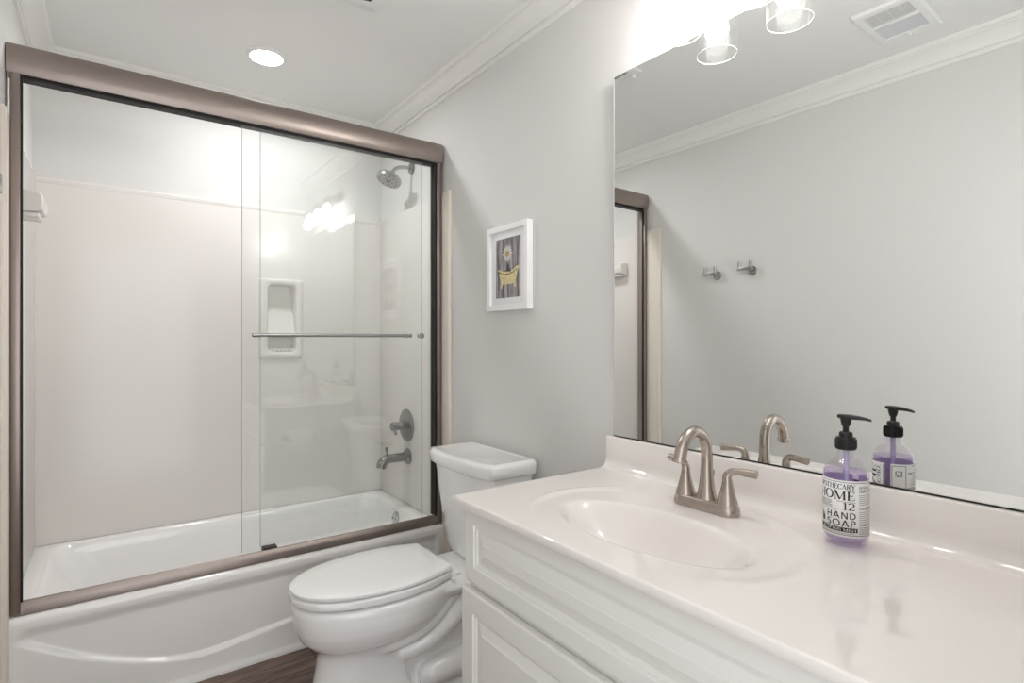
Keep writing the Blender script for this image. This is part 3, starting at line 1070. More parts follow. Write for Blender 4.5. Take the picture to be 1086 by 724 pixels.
mir = thing('wall_mirror', 'large frameless wall mirror standing on the backsplash above the sink', 'mirror', (XR - 0.008, 0.8, ZV + 0.096))
S0, S1, MZ0, MZ1 = -0.690, 0.392, ZV + 0.0962, 2.031
bm = BM()
q = [mpt(0, S0 + 0.002, MZ0 + 0.002), mpt(0, S1 - 0.002, MZ0 + 0.002), mpt(0, S1 - 0.002, MZ1 - 0.002), mpt(0, S0 + 0.002, MZ1 - 0.002)]
bm.faces.new([bm.verts.new(p) for p in q])
qb = [mpt(-0.0012, s, z) for s, z in ((S0 + 0.002, MZ0 + 0.002), (S1 - 0.002, MZ0 + 0.002), (S1 - 0.002, MZ1 - 0.002), (S0 + 0.002, MZ1 - 0.002))]
bm.faces.new([bm.verts.new(p) for p in qb])
bm.verts.ensure_lookup_table()
for i in range(4):
    bm.faces.new((bm.verts[i], bm.verts[(i + 1) % 4], bm.verts[4 + (i + 1) % 4], bm.verts[4 + i]))
obj('silvered_glass', bm, M['mirror'], mir, smooth=False)


def mbar(bm, s0, s1, z0, z1, d0, d1):
    P = [mpt(d, s, z) for d in (d0, d1) for s in (s0, s1) for z in (z0, z1)]
    vs = [bm.verts.new(p) for p in P]
    for f in [(0, 1, 3, 2), (4, 6, 7, 5), (0, 4, 5, 1), (2, 3, 7, 6), (0, 2, 6, 4), (1, 5, 7, 3)]:
        bm.faces.new([vs[i] for i in f])


bm = BM()
mbar(bm, S1 - 0.002, S1 + 0.0005, MZ0, MZ1, -0.004, 0.0008)
mbar(bm, S0, S1, MZ1 - 0.002, MZ1, -0.001, 0.0008)
obj('polished_edge', bm, M['mirror_edge'], mir, smooth=False)
bm = BM()
mbar(bm, S0, S1, MZ0 - 0.0012, MZ0 + 0.0012, -0.002, 0.0016)
obj('bottom_channel', bm, M['mirror_line'], mir, smooth=False)

# ------------------------------------------------------------------ vanity light: three clear glass shades above the mirror
LXX, LZ = 1.178, 2.0
vl = thing('vanity_light', 'three-bulb vanity light with clear glass tumbler shades above the mirror', 'wall light', (XR, 0.69, 2.2))
bm = BM()
box(bm, XR - 0.022, XR - 0.001, 0.69 - 0.28, 0.69 + 0.28, 2.155, 2.225, 0.006, 3)
obj('back_plate', bm, M['nickel'], vl)
for k in range(3):
    yk = 0.888 - 0.198 * k
    bm = BM()
    tube(bm, [(XR - 0.02, yk, 2.19), (XR - 0.06, yk, 2.19), (LXX + 0.006, yk, 2.188), (LXX, yk, 2.175)], 0.008, 14)
    lathe(bm, [(0.010, 0.0), (0.022, -0.004), (0.024, -0.012), (0.024, -0.035), (0.016, -0.040)], (LXX, yk, 2.180), (0, 0, 1), 24)
    arm = obj('arm', bm, M['nickel'], vl)
    bm = BM()
    lathe(bm, [(0.022, 0.150), (0.050, 0.148), (0.0575, 0.142), (0.060, 0.130), (0.0545, 0.0), (0.0520, -0.001), (0.0515, 0.001), (0.0568, 0.128), (0.054, 0.138), (0.022, 0.145)], (LXX, yk, LZ), (0, 0, 1), 44, cap0=False, cap1=False)
    gs = obj('glass_shade', bm, M['shade'], arm, sharp=60)
    bm = BM()
    lathe(bm, [(0.0520 + 0.0016 * math.cos(a), 0.0 + 0.0016 * math.sin(a)) for a in [2 * PI * q_ / 10 for q_ in range(11)]], (LXX, yk, LZ), (0, 0, 1), 48, cap0=False, cap1=False)
    obj('rim', bm, M['rim'], gs, sharp=90)  # added white ring, a painted highlight on the clear shade's rim
    bm = BM()
    lathe(bm, [(0.0, 0.0), (0.012, 0.002), (0.022, 0.009), (0.0285, 0.020), (0.030, 0.032), (0.0285, 0.044), (0.022, 0.058), (0.016, 0.072), (0.014, 0.084), (0.014, 0.10)], (LXX, yk, LZ + 0.036), (0, 0, 1), 32)
    obj('bulb', bm, M['bulb'], arm)

# ------------------------------------------------------------------ recessed ceiling light over the tub
t = thing('ceiling_light', 'round recessed ceiling light over the tub', 'ceiling light', (0.541, 2.533, ZC))
bm = BM()
lathe(bm, [(0.0615, -0.001), (0.0635, -0.009), (0.066, -0.0105), (0.076, -0.006), (0.080, -0.0005), (0.080, 0.0)], (0.541, 2.533, ZC), (0, 0, 1), 48, cap0=False, cap1=False)
obj('trim_ring', bm, M['vent'], t)  # ring stands proud, shaped to cut the light on the upper walls
bm = BM()
lathe(bm, [(0.0618, -0.0012), (0.040, -0.0016), (0.0, -0.0018)], (0.541, 2.533, ZC), (0, 0, 1), 48, cap0=False)
obj('diffuser', bm, M['down'], t)

# ------------------------------------------------------------------ ceiling vents
t = thing('exhaust_vent', 'white ceiling exhaust vent with louvres over a shade-dark plate and a ribbed lens, seen in the mirror', 'vent', (0.105, 0.81, ZC))
ex0, ex1, ey0, ey1 = -0.05, 0.260, 0.706, 0.914
bm = BM()
hx0, hx1, hy0, hy1 = ex0 + 0.045, ex1 - 0.035, ey0 + 0.030, ey1 - 0.030
rg = [rrect(ex0, ex1, ey0, ey1, 0.006, ZC - 0.0005, 4), rrect(ex0, ex1, ey0, ey1, 0.006, ZC - 0.008, 4), rrect(ex0 + 0.006, ex1 - 0.006, ey0 + 0.006, ey1 - 0.006, 0.006, ZC - 0.014, 4),
      rrect(hx0, hx1, hy0, hy1, 0.004, ZC - 0.014, 4), rrect(hx0, hx1, hy0, hy1, 0.004, ZC - 0.002, 4)]
loft(bm, rg, cap0=False, cap1=False)
obj('frame', bm, M['vent'], t, sharp=30)
bm = BM(); box(bm, 0.130, hx1, hy0, hy1, ZC - 0.003, ZC - 0.0015)
gr = obj('fan_opening_shade', bm, M['ventdark'], t)  # flat plate on the ceiling, dark colour painted as the fan's inner shade
bm = BM()
for k in range(11):
    xk = 0.134 + k * (hx1 - 0.134 - 0.003) / 10
    box(bm, xk - 0.0014, xk + 0.0014, hy0, hy1, ZC - 0.012, ZC - 0.0095)
for yk in (hy0 + 0.037, hy0 + 0.074, hy0 + 0.111):
    box(bm, 0.130, hx1, yk - 0.001, yk + 0.001, ZC - 0.0095, ZC - 0.007)
obj('louvre', bm, M['vent'], gr, smooth=False)
bm = BM(); box(bm, 0.112, 0.130, hy0, hy1, ZC - 0.016, ZC - 0.003, 0.002)
obj('divider', bm, M['vent'], t)
bm = BM()
n = 36
for k in range(n):
    ya = hy0 + k * (hy1 - hy0) / n
    yb_ = ya + (hy1 - hy0) / n
    ym = (ya + yb_) / 2
    loft(bm, [[(hx0, ya, ZC - 0.007), (hx0, ym, ZC - 0.0105), (hx0, yb_, ZC - 0.007), (hx0, ym, ZC - 0.003)], [(0.112, ya, ZC - 0.007), (0.112, ym, ZC - 0.0105), (0.112, yb_, ZC - 0.007), (0.112, ym, ZC - 0.003)]])
obj('light_lens', bm, M['lens'], t, smooth=False)
bm = BM(); box(bm, ex0 + 0.018, ex0 + 0.042, 0.802, 0.812, ZC - 0.024, ZC - 0.012, 0.003)
obj('latch_tab', bm, M['vent'], t)

t = thing('ceiling_register', 'white ceiling air register in front of the shower, cut off by the photo top', 'vent', (0.68, 1.80, ZC))
gx0, gx1, gy0, gy1 = 0.560, 0.800, 1.655, 1.950
bm = BM()
rg = [rrect(gx0, gx1, gy0, gy1, 0.004, ZC - 0.0005, 4), rrect(gx0, gx1, gy0, gy1, 0.004, ZC - 0.004, 4), rrect(gx0 + 0.010, gx1 - 0.010, gy0 + 0.010, gy1 - 0.010, 0.004, ZC - 0.009, 4),
      rrect(gx0 + 0.045, gx1 - 0.045, gy0 + 0.045, gy1 - 0.045, 0.003, ZC - 0.009, 4), rrect(gx0 + 0.045, gx1 - 0.045, gy0 + 0.045, gy1 - 0.045, 0.003, ZC - 0.002, 4)]
loft(bm, rg, cap0=False, cap1=False)
obj('frame', bm, M['vent'], t, sharp=25)
bm = BM(); box(bm, gx0 + 0.045, gx1 - 0.045, gy0 + 0.045, gy1 - 0.045, ZC - 0.0025, ZC - 0.001)
gr = obj('duct_opening_shade', bm, M['ventdark'], t)  # no hole here: a thin plate painted dark for the duct's shade
bm = BM()
for k in range(14):
    yk = gy0 + 0.055 + k * (gy1 - gy0 - 0.11) / 13
    loft(bm, [[(x, yk - 0.006, ZC - 0.010), (x, yk - 0.0048, ZC - 0.010), (x, yk + 0.006, ZC - 0.003), (x, yk + 0.0048, ZC - 0.003)] for x in (gx0 + 0.045, gx1 - 0.045)])
box(bm, 0.677, 0.683, gy0 + 0.045, gy1 - 0.045, ZC - 0.012, ZC - 0.004)
obj('louvre', bm, M['vent'], gr, smooth=False)
bm = BM(); box(bm, gx0 - 0.0, gx0 + 0.02, 1.69, 1.70, ZC - 0.022, ZC - 0.006, 0.002)
obj('damper_lever', bm, M['vent'], t)

# ------------------------------------------------------------------ robe hooks on the left wall (seen in the mirror)
def robe_hook(y, z, label):
    t = thing('robe_hook', label, 'hook', (XL, y, z), 'robe hooks on the left wall')
    bm = BM()
    lathe(bm, [(0.025, 0.0005), (0.025, 0.007), (0.022, 0.010), (0.0, 0.009)], (XL, y, z - 0.007), (1, 0, 0), 28)
    lathe(bm, [(0.009, 0.008), (0.008, 0.030)], (XL, y, z), (1, 0, 0), 16)
    obj('wall_plate', bm, M['satin'], t)
    bm = BM()
    xx = XL + 0.036
    box(bm, xx - 0.009, xx + 0.009, y - 0.017, y + 0.066, z - 0.006, z + 0.011, 0.003)
    bar = obj('cross_bar', bm, M['satin'], t)
    for yy in (y - 0.007, y + 0.055):
        bm = BM()
        lathe(bm, [(0.0092, 0.0), (0.0092, 0.037), (0.0075, 0.039), (0.0, 0.039)], (xx, yy, z + 0.004), (0, 0, 1), 16)
        obj('peg', bm, M['satin'], bar)
    return t


robe_hook(1.800, 1.592, 'robe hook reflected nearer the shower door, left of the two in the mirror')
robe_hook(1.592, 1.600, 'robe hook farther from the shower door, right of the two in the mirror')

# ------------------------------------------------------------------ toilet paper holder on the vanity side (seen reflected in the glass)
t = thing('toilet_paper_holder', 'brushed nickel toilet paper holder on the vanity side, reflected in the shower glass', 'paper holder', (0.91, VY1, 0.64))
for xx in (0.835, 0.985):
    bm = BM()
    lathe(bm, [(0.016, 0.0003), (0.016, 0.006), (0.008, 0.010), (0.008, 0.070), (0.006, 0.074), (0.0, 0.074)], (xx, VY1, 0.64), (0, 1, 0), 18)
    obj('post', bm, M['nickel'], t)
bm = BM()
lathe(bm, [(0.007, 0.0), (0.007, 0.15)], (0.835, VY1 + 0.062, 0.64), (1, 0, 0), 14)
obj('roller', bm, M['nickel'], t)
bm = BM()
lathe(bm, [(0.020, 0.0), (0.052, 0.0), (0.054, 0.002), (0.054, 0.103), (0.052, 0.105), (0.020, 0.105)], (0.858, VY1 + 0.062, 0.64), (1, 0, 0), 40, cap0=False, cap1=False)
lathe(bm, [(0.020, 0.0), (0.020, 0.105)], (0.858, VY1 + 0.062, 0.64), (1, 0, 0), 40, cap0=False, cap1=False)
tag(obj('toilet_paper_roll', bm, M['roll'], None, loc=(0.91, VY1 + 0.062, 0.64)), 'white toilet paper roll beside the toilet, on the vanity side holder', 'toilet paper')

# ------------------------------------------------------------------ framed picture
PY0, PY1, PQ0, PQ1 = 1.612, 1.885, 1.338, 1.671
pic = thing('framed_picture', 'small white-framed print of a yellow bathtub and daisy on grey boards', 'picture', (XR, (PY0 + PY1) / 2, PQ0))


def yz_ring(i, x):
    return [(x, PY0 + i, PQ0 + i), (x, PY1 - i, PQ0 + i), (x, PY1 - i, PQ1 - i), (x, PY0 + i, PQ1 - i)]


bm = BM()
xw, xf = XR - 0.001, XR - 0.028
loft(bm, [yz_ring(0, xw), yz_ring(0, xf + 0.001), yz_ring(0.001, xf), yz_ring(0.021, xf), yz_ring(0.022, xf + 0.001), yz_ring(0.022, xf + 0.014)], cap0=True, cap1=False)
obj('frame', bm, M['frame'], pic, sharp=30)
bm = BM(); box(bm, xf + 0.012, xf + 0.016, PY0 + 0.021, PY1 - 0.021, PQ0 + 0.021, PQ1 - 0.021)
obj('mat_board', bm, M['matboard'], pic)
qy0, qy1, qz0, qz1 = PY0 + 0.055, PY1 - 0.055, PQ0 + 0.050, PQ1 - 0.050
bm = BM(); box(bm, xf + 0.0112, xf + 0.0125, qy0, qy1, qz0, qz1)
prn = obj('art_print', bm, M['print'], pic, smooth=False)
PW, PH = qy1 - qy0, qz1 - qz0


def ppt(a, b_, lift=0.0):
    """a: 0..1 left to right as seen from the room, b: 0..1 bottom to top"""
    return (xf + 0.0110 - lift, qy1 - a * PW, qz0 + b_ * PH)


def flat(bm, pts, lift, th=0.0004):
    loft(bm, [[ppt(a, b_, lift + th) for a, b_ in pts], [ppt(a, b_, lift) for a, b_ in pts]])


bm = BM()
flat(bm, [(0.09, 0.475), (0.14, 0.43), (0.17, 0.32), (0.24, 0.25), (0.34, 0.225), (0.66, 0.225), (0.78, 0.26), (0.85, 0.34), (0.88, 0.43), (0.95, 0.495), (0.93, 0.515), (0.84, 0.50), (0.70, 0.455), (0.5, 0.44), (0.28, 0.45), (0.12, 0.49)], 0.0)
flat(bm, [(0.22, 0.27), (0.19, 0.165), (0.25, 0.165), (0.30, 0.24)], 0.0001)
flat(bm, [(0.70, 0.24), (0.76, 0.165), (0.82, 0.17), (0.79, 0.28)], 0.0001)
obj('painted_tub', bm, M['yellow'], prn, smooth=False)
bm = BM()
for k in range(16):
    a = 2 * PI * k / 16
    w_ = 0.12
    cx_, cz_ = 0.48, 0.735
    asp = PW / PH
    P = []
    for rr, da in ((0.05, -w_), (0.15, -w_ * 1.1), (0.225 - 0.03 * (k % 2), 0), (0.15, w_ * 1.1), (0.05, w_)):
        P.append((cx_ + rr * math.cos(a + da), cz_ + rr * asp * 1.05 * math.sin(a + da)))
    flat(bm, P, 0.0001 * (k % 3))
obj('painted_petals', bm, M['petal'], prn, smooth=False)
bm = BM()
flat(bm, [(0.48 + 0.075 * math.cos(2 * PI * k / 18), 0.735 + 0.06 * PW / PH * 1.1 * math.sin(2 * PI * k / 18)) for k in range(18)], 0.0008)
obj('painted_flower_centre', bm, M['centre'], prn, smooth=False)
bm = BM()
flat(bm, [(0.46, 0.44), (0.50, 0.44), (0.51, 0.50), (0.56, 0.52), (0.56, 0.545), (0.50, 0.535), (0.47, 0.50)], 0.0006)
flat(bm, [(0.36, 0.445), (0.63, 0.43), (0.63, 0.445), (0.36, 0.46)], 0.0006)
flat(bm, [(0.58, 0.44), (0.61, 0.44), (0.62, 0.49), (0.58, 0.49)], 0.0006)
for a, b_, c_ in ((0.13, 0.432, 0.11), ):
    flat(bm, [(0.12, 0.455), (0.28, 0.405), (0.5, 0.395), (0.74, 0.425), (0.86, 0.47), (0.86, 0.46), (0.74, 0.412), (0.5, 0.383), (0.28, 0.393), (0.12, 0.44)], 0.0006)
obj('painted_taps', bm, M['printdark'], prn, smooth=False)

# ------------------------------------------------------------------ soap bottle
BX, BY, BZ = 1.146, 0.481, ZV + 0.0005
BR = 0.0385
bot = thing('soap_bottle', 'clear pump bottle of purple hand soap with a black and white label', 'soap bottle', (BX, BY, BZ))
OUT = [(0.0, 0.004), (0.026, 0.003), (0.033, 0.0), (0.0365, 0.003), (0.0385, 0.009), (0.0385, 0.128), (0.0382, 0.135), (0.0370, 0.142), (0.0342, 0.1495), (0.0295, 0.156), (0.0235, 0.1605), (0.0180, 0.1635), (0.0155, 0.167), (0.0148, 0.172), (0.0148, 0.184)]
bm = BM()
lathe(bm, OUT, (BX, BY, BZ), (0, 0, 1), 64, cap1=False)
obj('bottle_body', bm, M['bottle'], bot, sharp=60)
bm = BM()
liq = [(0.0, 0.010), (0.030, 0.0085), (0.0355, 0.012), (0.0370, 0.018), (0.0370, 0.126), (0.0368, 0.134), (0.0358, 0.1395), (0.0, 0.1395)]
lathe(bm, liq, (BX, BY, BZ), (0, 0, 1), 64)
obj('liquid_soap', bm, M['soap'], bot, sharp=50)
bm = BM()
lathe(bm, [(0.0052, 0.016), (0.0052, 0.185)], (BX + 0.001, BY, BZ), (0, 0, 1), 16)
obj('dip_tube', bm, M['tube'], bot)
bm = BM()
prof = [(0.0175, 0.180)]
lathe(bm, [(0.0150, 0.179), (0.0176, 0.180), (0.0178, 0.183), (0.0178, 0.200), (0.0165, 0.203), (0.0120, 0.204), (0.0115, 0.211), (0.0095, 0.213), (0.0052, 0.213), (0.0052, 0.226), (0.0, 0.226)], (BX, BY, BZ), (0, 0, 1), 40)
for k in range(36):
    a = 2 * PI * k / 36
    lathe(bm, [(0.0008, 0.183), (0.0008, 0.199)], (BX + 0.0178 * math.cos(a), BY + 0.0178 * math.sin(a), BZ), (0, 0, 1), 6)
pump = obj('pump_collar', bm, M['black'], bot)
bm = BM()
lathe(bm, [(0.0052, 0.222), (0.0075, 0.226), (0.0090, 0.232), (0.0100, 0.238), (0.0100, 0.243), (0.0080, 0.2455), (0.0, 0.2455)], (BX, BY, BZ), (0, 0, 1), 28)
nd = Vector((0.22, -0.97, 0)).normalized()
side = Vector((nd.y, -nd.x, 0))
rg = []
for s, hw, z0_, z1_ in ((-0.014, 0.006, 0.2400, 0.2450), (-0.012, 0.0085, 0.2385, 0.2460), (0.004, 0.009, 0.2375, 0.2465), (0.022, 0.0062, 0.2375, 0.2450), (0.033, 0.0048, 0.2372, 0.2428), (0.040, 0.0042, 0.2360, 0.2405), (0.042, 0.0035, 0.2354, 0.2392)):
    c0 = Vector((BX, BY, BZ)) + nd * s
    zc_, hz = (z0_ + z1_) / 2, (z1_ - z0_) / 2
    rg.append([c0 + side * (hw * math.copysign(abs(math.cos(a)) ** 0.6, math.cos(a))) + Vector((0, 0, zc_ + hz * math.copysign(abs(math.sin(a)) ** 0.6, math.sin(a)))) for a in [2 * PI * k / 20 for k in range(20)]])
loft(bm, rg)
obj('pump_head', bm, M['black'], pump, sharp=40)

# label: paper wrapped round the bottle, printed matter on top
A0 = math.atan2(-BY, -BX)           # azimuth that faces the camera


def cyl(phi, z, r):
    return (BX + r * math.cos(A0 + phi), BY + r * math.sin(A0 + phi), z)


def cpatch(bm, p0, p1, z0, z1, r, th=0.0):
    n_ = max(2, int(abs(p1 - p0) / 0.06) + 1)
    a = [bm.verts.new(cyl(p0 + (p1 - p0) * k / n_, z0, r)) for k in range(n_ + 1)]
    b = [bm.verts.new(cyl(p0 + (p1 - p0) * k / n_, z1, r)) for k in range(n_ + 1)]
    for k in range(n_):
        bm.faces.new((a[k], a[k + 1], b[k + 1], b[k]))


D = math.radians
RL = BR + 0.0003
RI = BR + 0.0006
LZ0, LZ1 = BZ + 0.0205, BZ + 0.1265
bm = BM()
cpatch(bm, D(-198), D(146), LZ0, LZ1, RL)
# paper has a little thickness
lab = obj('label', bm, M['paper'], bot, sharp=80)
sol = lab.modifiers.new('paper_thickness', 'SOLIDIFY')
sol.thickness = 0.0002
sol.offset = -1


def arc(cx_, cy_, rx, ry, a0, a1, n_=14):
    return [(cx_ + rx * math.cos(D(a0 + (a1 - a0) * k / n_)), cy_ + ry * math.sin(D(a0 + (a1 - a0) * k / n_))) for k in range(n_ + 1)]


def LN(*p):
    return list(p)


# serif letters as pen strokes in a unit-high box: (width, [(points, mode)])  mode: 't' thick, 'n' thin, 'b' broad-nib
def serifs(*xs):
    return [(LN((x - h, y), (x + h, y)), 's') for x, y, h in xs]


SERIF = {
    'A': (0.86, [(LN((0.10, 0), (0.44, 1)), 'n'), (LN((0.42, 1), (0.76, 0)), 't'), (LN((0.21, 0.34), (0.64, 0.34)), 'n')] + serifs((0.10, 0.02, 0.10), (0.76, 0.02, 0.11))),
    'P': (0.70, [(LN((0.18, 0), (0.18, 1)), 't'), (LN((0.18, 0.97), (0.38, 0.97)) + arc(0.38, 0.73, 0.24, 0.24, 90, -90) + LN((0.18, 0.49)), 'b')] + serifs((0.18, 0.02, 0.14), (0.14, 0.98, 0.12))),
    'O': (0.92, [(arc(0.46, 0.5, 0.38, 0.48, 0, 360, 28), 'b')]),
    'T': (0.80, [(LN((0.40, 0), (0.40, 1)), 't'), (LN((0.05, 0.97), (0.75, 0.97)), 'n'), (LN((0.06, 0.98), (0.05, 0.78)), 'n'), (LN((0.74, 0.98), (0.75, 0.78)), 'n')] + serifs((0.40, 0.02, 0.14))),
    'H': (0.92, [(LN((0.18, 0), (0.18, 1)), 't'), (LN((0.74, 0), (0.74, 1)), 't'), (LN((0.18, 0.51), (0.74, 0.51)), 'n')] + serifs((0.18, 0.02, 0.14), (0.18, 0.98, 0.14), (0.74, 0.02, 0.14), (0.74, 0.98, 0.14))),
    'E': (0.76, [(LN((0.18, 0), (0.18, 1)), 't'), (LN((0.06, 0.97), (0.64, 0.97)), 'n'), (LN((0.18, 0.51), (0.50, 0.51)), 'n'), (LN((0.06, 0.03), (0.68, 0.03)), 'n'), (LN((0.64, 0.98), (0.65, 0.78)), 'n'), (LN((0.67, 0.02), (0.70, 0.25)), 'n'), (LN((0.50, 0.41), (0.50, 0.61)), 'n')]),
    'C': (0.84, [(arc(0.46, 0.5, 0.38, 0.48, 42, 318, 24), 'b'), (LN((0.74, 0.99), (0.74, 0.72)), 'n')]),
    'R': (0.86, [(LN((0.18, 0), (0.18, 1)), 't'), (LN((0.18, 0.97), (0.38, 0.97)) + arc(0.38, 0.74, 0.24, 0.23, 90, -90) + LN((0.18, 0.51)), 'b'), (LN((0.42, 0.51), (0.72, 0.03)), 't')] + serifs((0.18, 0.02, 0.14), (0.14, 0.98, 0.12), (0.76, 0.02, 0.09))),
    'Y': (0.84, [(LN((0.10, 1), (0.42, 0.46)), 't'), (LN((0.74, 1), (0.42, 0.46)), 'n'), (LN((0.42, 0.5), (0.42, 0)), 't')] + serifs((0.10, 0.98, 0.12), (0.74, 0.98, 0.10), (0.42, 0.02, 0.14))),
    'M': (1.12, [(LN((0.16, 0), (0.16, 1)), 'n'), (LN((0.16, 1), (0.55, 0.05)), 't'), (LN((0.55, 0.05), (0.94, 1)), 'n'), (LN((0.94, 0), (0.94, 1)), 't')] + serifs((0.16, 0.02, 0.11), (0.12, 0.98, 0.10), (0.94, 0.02, 0.14), (0.98, 0.98, 0.12))),
    'N': (0.92, [(LN((0.16, 0), (0.16, 1)), 'n'), (LN((0.16, 1), (0.76, 0.02)), 't'), (LN((0.76, 0), (0.76, 1)), 'n')] + serifs((0.16, 0.02, 0.11), (0.12, 0.98, 0.10), (0.76, 0.98, 0.11))),
    'I': (0.40, [(LN((0.20, 0), (0.20, 1)), 't')] + serifs((0.20, 0.02, 0.14), (0.20, 0.98, 0.14))),
    'D': (0.88, [(LN((0.18, 0), (0.18, 1)), 't'), (LN((0.18, 0.97), (0.36, 0.97)) + arc(0.36, 0.5, 0.42, 0.47, 90, -90) + LN((0.18, 0.03)), 'b')] + serifs((0.14, 0.02, 0.12), (0.14, 0.98, 0.12))),
    'G': (0.90, [(arc(0.46, 0.5, 0.38, 0.48, 42, 335, 24), 'b'), (LN((0.78, 0.05), (0.78, 0.42)), 't')] + serifs((0.76, 0.43, 0.14))),
    'L': (0.72, [(LN((0.18, 0), (0.18, 1)), 't'), (LN((0.06, 0.03), (0.64, 0.03)), 'n'), (LN((0.63, 0.02), (0.66, 0.26)), 'n')] + serifs((0.18, 0.98, 0.14))),
    'S': (0.66, [(arc(0.33, 0.74, 0.23, 0.24, 30, 270, 14) + arc(0.33, 0.26, 0.25, 0.24, 90, -150, 14)[1:], 'b'), (LN((0.54, 0.98), (0.54, 0.76)), 'n'), (LN((0.09, 0.02), (0.09, 0.26)), 'n')]),
    'U': (0.90, [(LN((0.18, 1), (0.18, 0.34)) + arc(0.45, 0.32, 0.27, 0.29, 180, 360, 12) + LN((0.72, 1)), 'b')] + serifs((0.18, 0.98, 0.14), (0.72, 0.98, 0.12))),
    '1': (0.50, [(LN((0.27, 0), (0.27, 1)), 't'), (LN((0.06, 0.84), (0.27, 0.98)), 'n')] + serifs((0.27, 0.02, 0.17))),
    '2': (0.74, [(arc(0.34, 0.71, 0.26, 0.27, 165, -35, 14) + LN((0.10, 0.06)), 'b'), (LN((0.07, 0.06), (0.64, 0.06)), 't2'), (LN((0.63, 0.03), (0.67, 0.24)), 'n')]),
}
SANS = {
    'H': (0.84, [LN((0.12, 0), (0.12, 1)), LN((0.68, 0), (0.68, 1)), LN((0.12, 0.5), (0.68, 0.5))]),
    'A': (0.92, [LN((0.08, 0), (0.45, 1), (0.82, 0)), LN((0.2, 0.3), (0.7, 0.3))]),
    'N': (0.90, [LN((0.12, 0), (0.12, 1), (0.74, 0), (0.74, 1))]),
    'D': (0.86, [LN((0.12, 0.05), (0.12, 0.95), (0.32, 0.95)) + arc(0.32, 0.5, 0.42, 0.45, 90, -90) + LN((0.12, 0.05))]),
    'S': (0.70, [arc(0.33, 0.725, 0.23, 0.225, 30, 270, 14) + arc(0.33, 0.275, 0.25, 0.225, 90, -150, 14)[1:]]),
    'O': (1.04, [arc(0.5, 0.5, 0.43, 0.45, 0, 360, 28)]),
    'P': (0.72, [LN((0.12, 0), (0.12, 0.95), (0.36, 0.95)) + arc(0.36, 0.71, 0.24, 0.24, 90, -90) + LN((0.12, 0.47))]),
}


def stroke(bm, pts, wid, put):
    """quad strip along pts; wid(i) half width; put maps (u, v) to 3-D"""
    P = [Vector(p).to_2d() for p in pts]
    Lr, Rr = [], []
    for i, p in enumerate(P):
        t_ = (P[min(i + 1, len(P) - 1)] - P[max(i - 1, 0)])
        if t_.length < 1e-9:
            t_ = Vector((1, 0))
        t_.normalize()
        n_ = Vector((-t_.y, t_.x))
        h = wid(t_)
        Lr.append(bm.verts.new(put(*(p + n_ * h))))
        Rr.append(bm.verts.new(put(*(p - n_ * h))))
    for i in range(len(P) - 1):
        try:
            bm.faces.new((Lr[i], Rr[i], Rr[i + 1], Lr[i + 1]))
        except ValueError:
            pass


def dense(pts, closed=False):
    out = []
    for a, b in zip(pts[:-1], pts[1:]):
        for k in range(3):
            out.append((a[0] + (b[0] - a[0]) * k / 3, a[1] + (b[1] - a[1]) * k / 3))
    out.append(pts[-1])
    return out


def word(bm, text, u0, width, z0, h, put, serif=True, bold=1.0, gap=0.02):
    """text fitted in [u0, u0 + width] metres along the label, baseline z0, height h"""
    T = SERIF if serif else SANS
    tot = sum(T[c][0] if c != ' ' else 0.4 for c in text) + gap * (len(text) - 1)
    k = width / tot
    x = 0.0
    for c in text:
        if c == ' ':
            x += 0.4 + gap
            continue
        wd, st = T[c]
        for s in st:
            if serif:
                pts, mode = s
                f = {'t': lambda t_: 0.075 * bold, 'n': lambda t_: 0.028 * bold, 's': lambda t_: 0.022 * bold, 't2': lambda t_: 0.055 * bold,
                     'b': lambda t_: (0.026 + 0.052 * abs(t_.y) ** 1.5) * bold}[mode]
            else:
                pts = s
                f = lambda t_: 0.062 * bold
            straight = len(pts) <= 4
            PP = pts if not straight else None
            def pw(u, v, x=x):
                return put(u0 + (x + u) * k, z0 + v * h)
            if PP is None:
                for a, b in zip(pts[:-1], pts[1:]):
                    stroke(bm, dense([a, b]), f, pw)
            else:
                stroke(bm, pts, f, pw)
        x += wd + gap


def on_label(u, z):
    return cyl(u / RI, z, RI)


def on_strip(u, z):
    return cyl(u / RI, z, RI + 0.0003)


def lines(bm, p0, p1, zt, zb, n_, th, rag=0.25):
    for k in range(n_):
        z = zt + (zb - zt) * k / max(1, n_ - 1)
        e = p1 - (p1 - p0) * rag * random.random()
        cpatch(bm, p0, e, z - th / 2, z + th / 2, RI)


bm = BM()
zr = lambda z: z        # absolute heights
# borders of the main panel
for z in (LZ1 - 0.0035, LZ0 + 0.0045):
    cpatch(bm, D(-98), D(84), z - 0.0004, z + 0.0004, RI)
uw = lambda d: D(d) * RI
word(bm, 'APOTHECARY', uw(-83), uw(23) - uw(-83), BZ + 0.1100, 0.0095, on_label, bold=1.25)
word(bm, 'HOME', uw(-83), uw(23) - uw(-83), BZ + 0.0900, 0.0170, on_label, bold=1.1)
lines(bm, D(-92), D(-33), BZ + 0.0855, BZ + 0.0740, 5, 0.0009)
lines(bm, D(-22), D(24), BZ + 0.0868, BZ + 0.0868, 1, 0.0007, 0)
word(bm, '12', uw(-8), uw(23) - uw(-8), BZ + 0.0715, 0.0140, on_label, bold=1.0)
cpatch(bm, D(-92), D(-20), BZ + 0.0702, BZ + 0.0706, RI)
word(bm, 'HAND', uw(-51), uw(25) - uw(-51), BZ + 0.0550, 0.0120, on_label, serif=False, gap=0.14, bold=1.2)
word(bm, 'SOAP', uw(-51), uw(25) - uw(-51), BZ + 0.0405, 0.0120, on_label, serif=False, gap=0.14, bold=1.2)
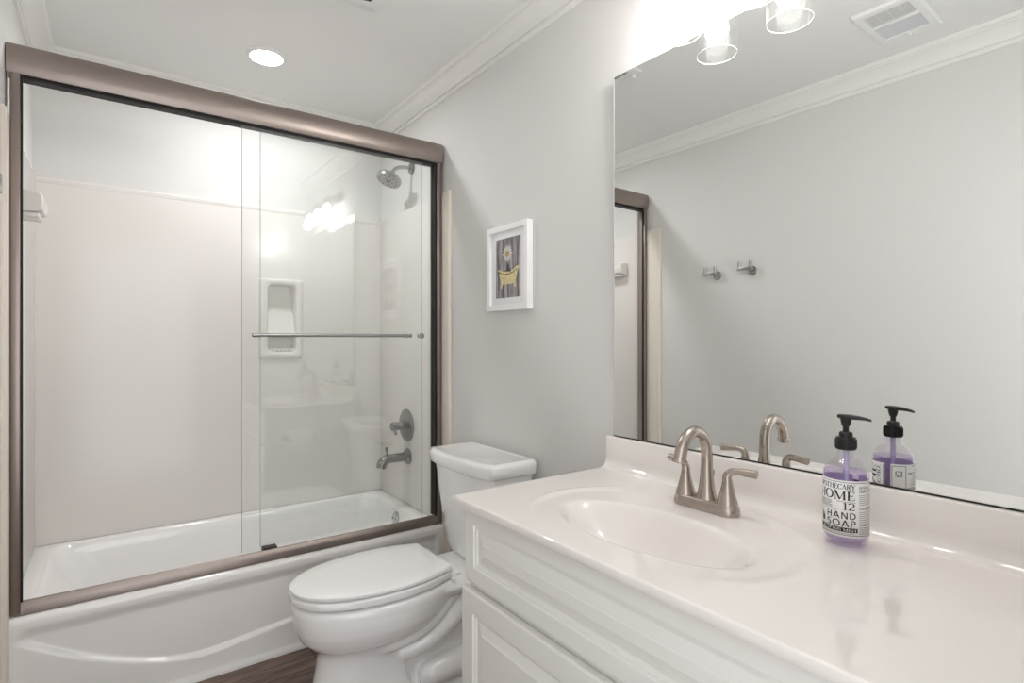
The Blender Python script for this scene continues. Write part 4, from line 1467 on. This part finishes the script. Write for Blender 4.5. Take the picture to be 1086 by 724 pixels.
# small pair of leaf and bottle marks at the left of HAND SOAP
for ph, hh in ((-72, 0.019), (-64, 0.014)):
    cpatch(bm, D(ph - 3), D(ph + 3), BZ + 0.044, BZ + 0.044 + hh * 0.7, RI)
    cpatch(bm, D(ph - 1.2), D(ph + 1.2), BZ + 0.044 + hh * 0.7, BZ + 0.044 + hh, RI)
cpatch(bm, D(-97), D(29), BZ + 0.0305, BZ + 0.0385, RI)
lines(bm, D(-92), D(22), BZ + 0.0278, BZ + 0.0278, 1, 0.0006, 0)
# right-hand column
word(bm, 'HAND', uw(33), uw(68) - uw(33), BZ + 0.1120, 0.0052, on_label)
word(bm, 'DIRECTIONS', uw(33), uw(98) - uw(33), BZ + 0.1050, 0.0052, on_label)
lines(bm, D(33), D(92), BZ + 0.1005, BZ + 0.0830, 6, 0.0007)
word(bm, 'INGREDIENTS', uw(33), uw(98) - uw(33), BZ + 0.0730, 0.0052, on_label)
lines(bm, D(33), D(92), BZ + 0.0690, BZ + 0.0290, 12, 0.0007)
# panel on the far side, seen in the mirror
for ph in (104, 142):
    cpatch(bm, D(ph) - 0.012, D(ph) + 0.012, LZ0 + 0.004, LZ1 - 0.0035, RI)
cpatch(bm, D(104), D(142), LZ1 - 0.0045, LZ1 - 0.0035, RI)
word(bm, '12', uw(112), uw(135) - uw(112), BZ + 0.1000, 0.0125, on_label, bold=0.85)
# words running up the panel on the other side of the gap
ca = D(-198 + 360) * RI


def vert(u, z):
    """text axis runs up the bottle"""
    return cyl((uw(-170) - (z - BZ)) / RI, BZ + 0.026 + u, RI)


cpatch(bm, D(-196), D(-194), LZ0 + 0.004, LZ1 - 0.0035, RI)
word(bm, 'APOTHECARY', 0.0, 0.095, BZ + 0.003, 0.0075, vert)
word(bm, 'HOME', 0.0, 0.095, BZ - 0.016, 0.0165, vert)
obj('label_print', bm, M['ink'], lab, smooth=False)
bm = BM()
word(bm, 'EUCALYPTUS MINT', uw(-95), uw(27) - uw(-95), BZ + 0.0320, 0.0050, on_strip, bold=1.0)
obj('label_strip_lettering', bm, M['paper'], lab, smooth=False)
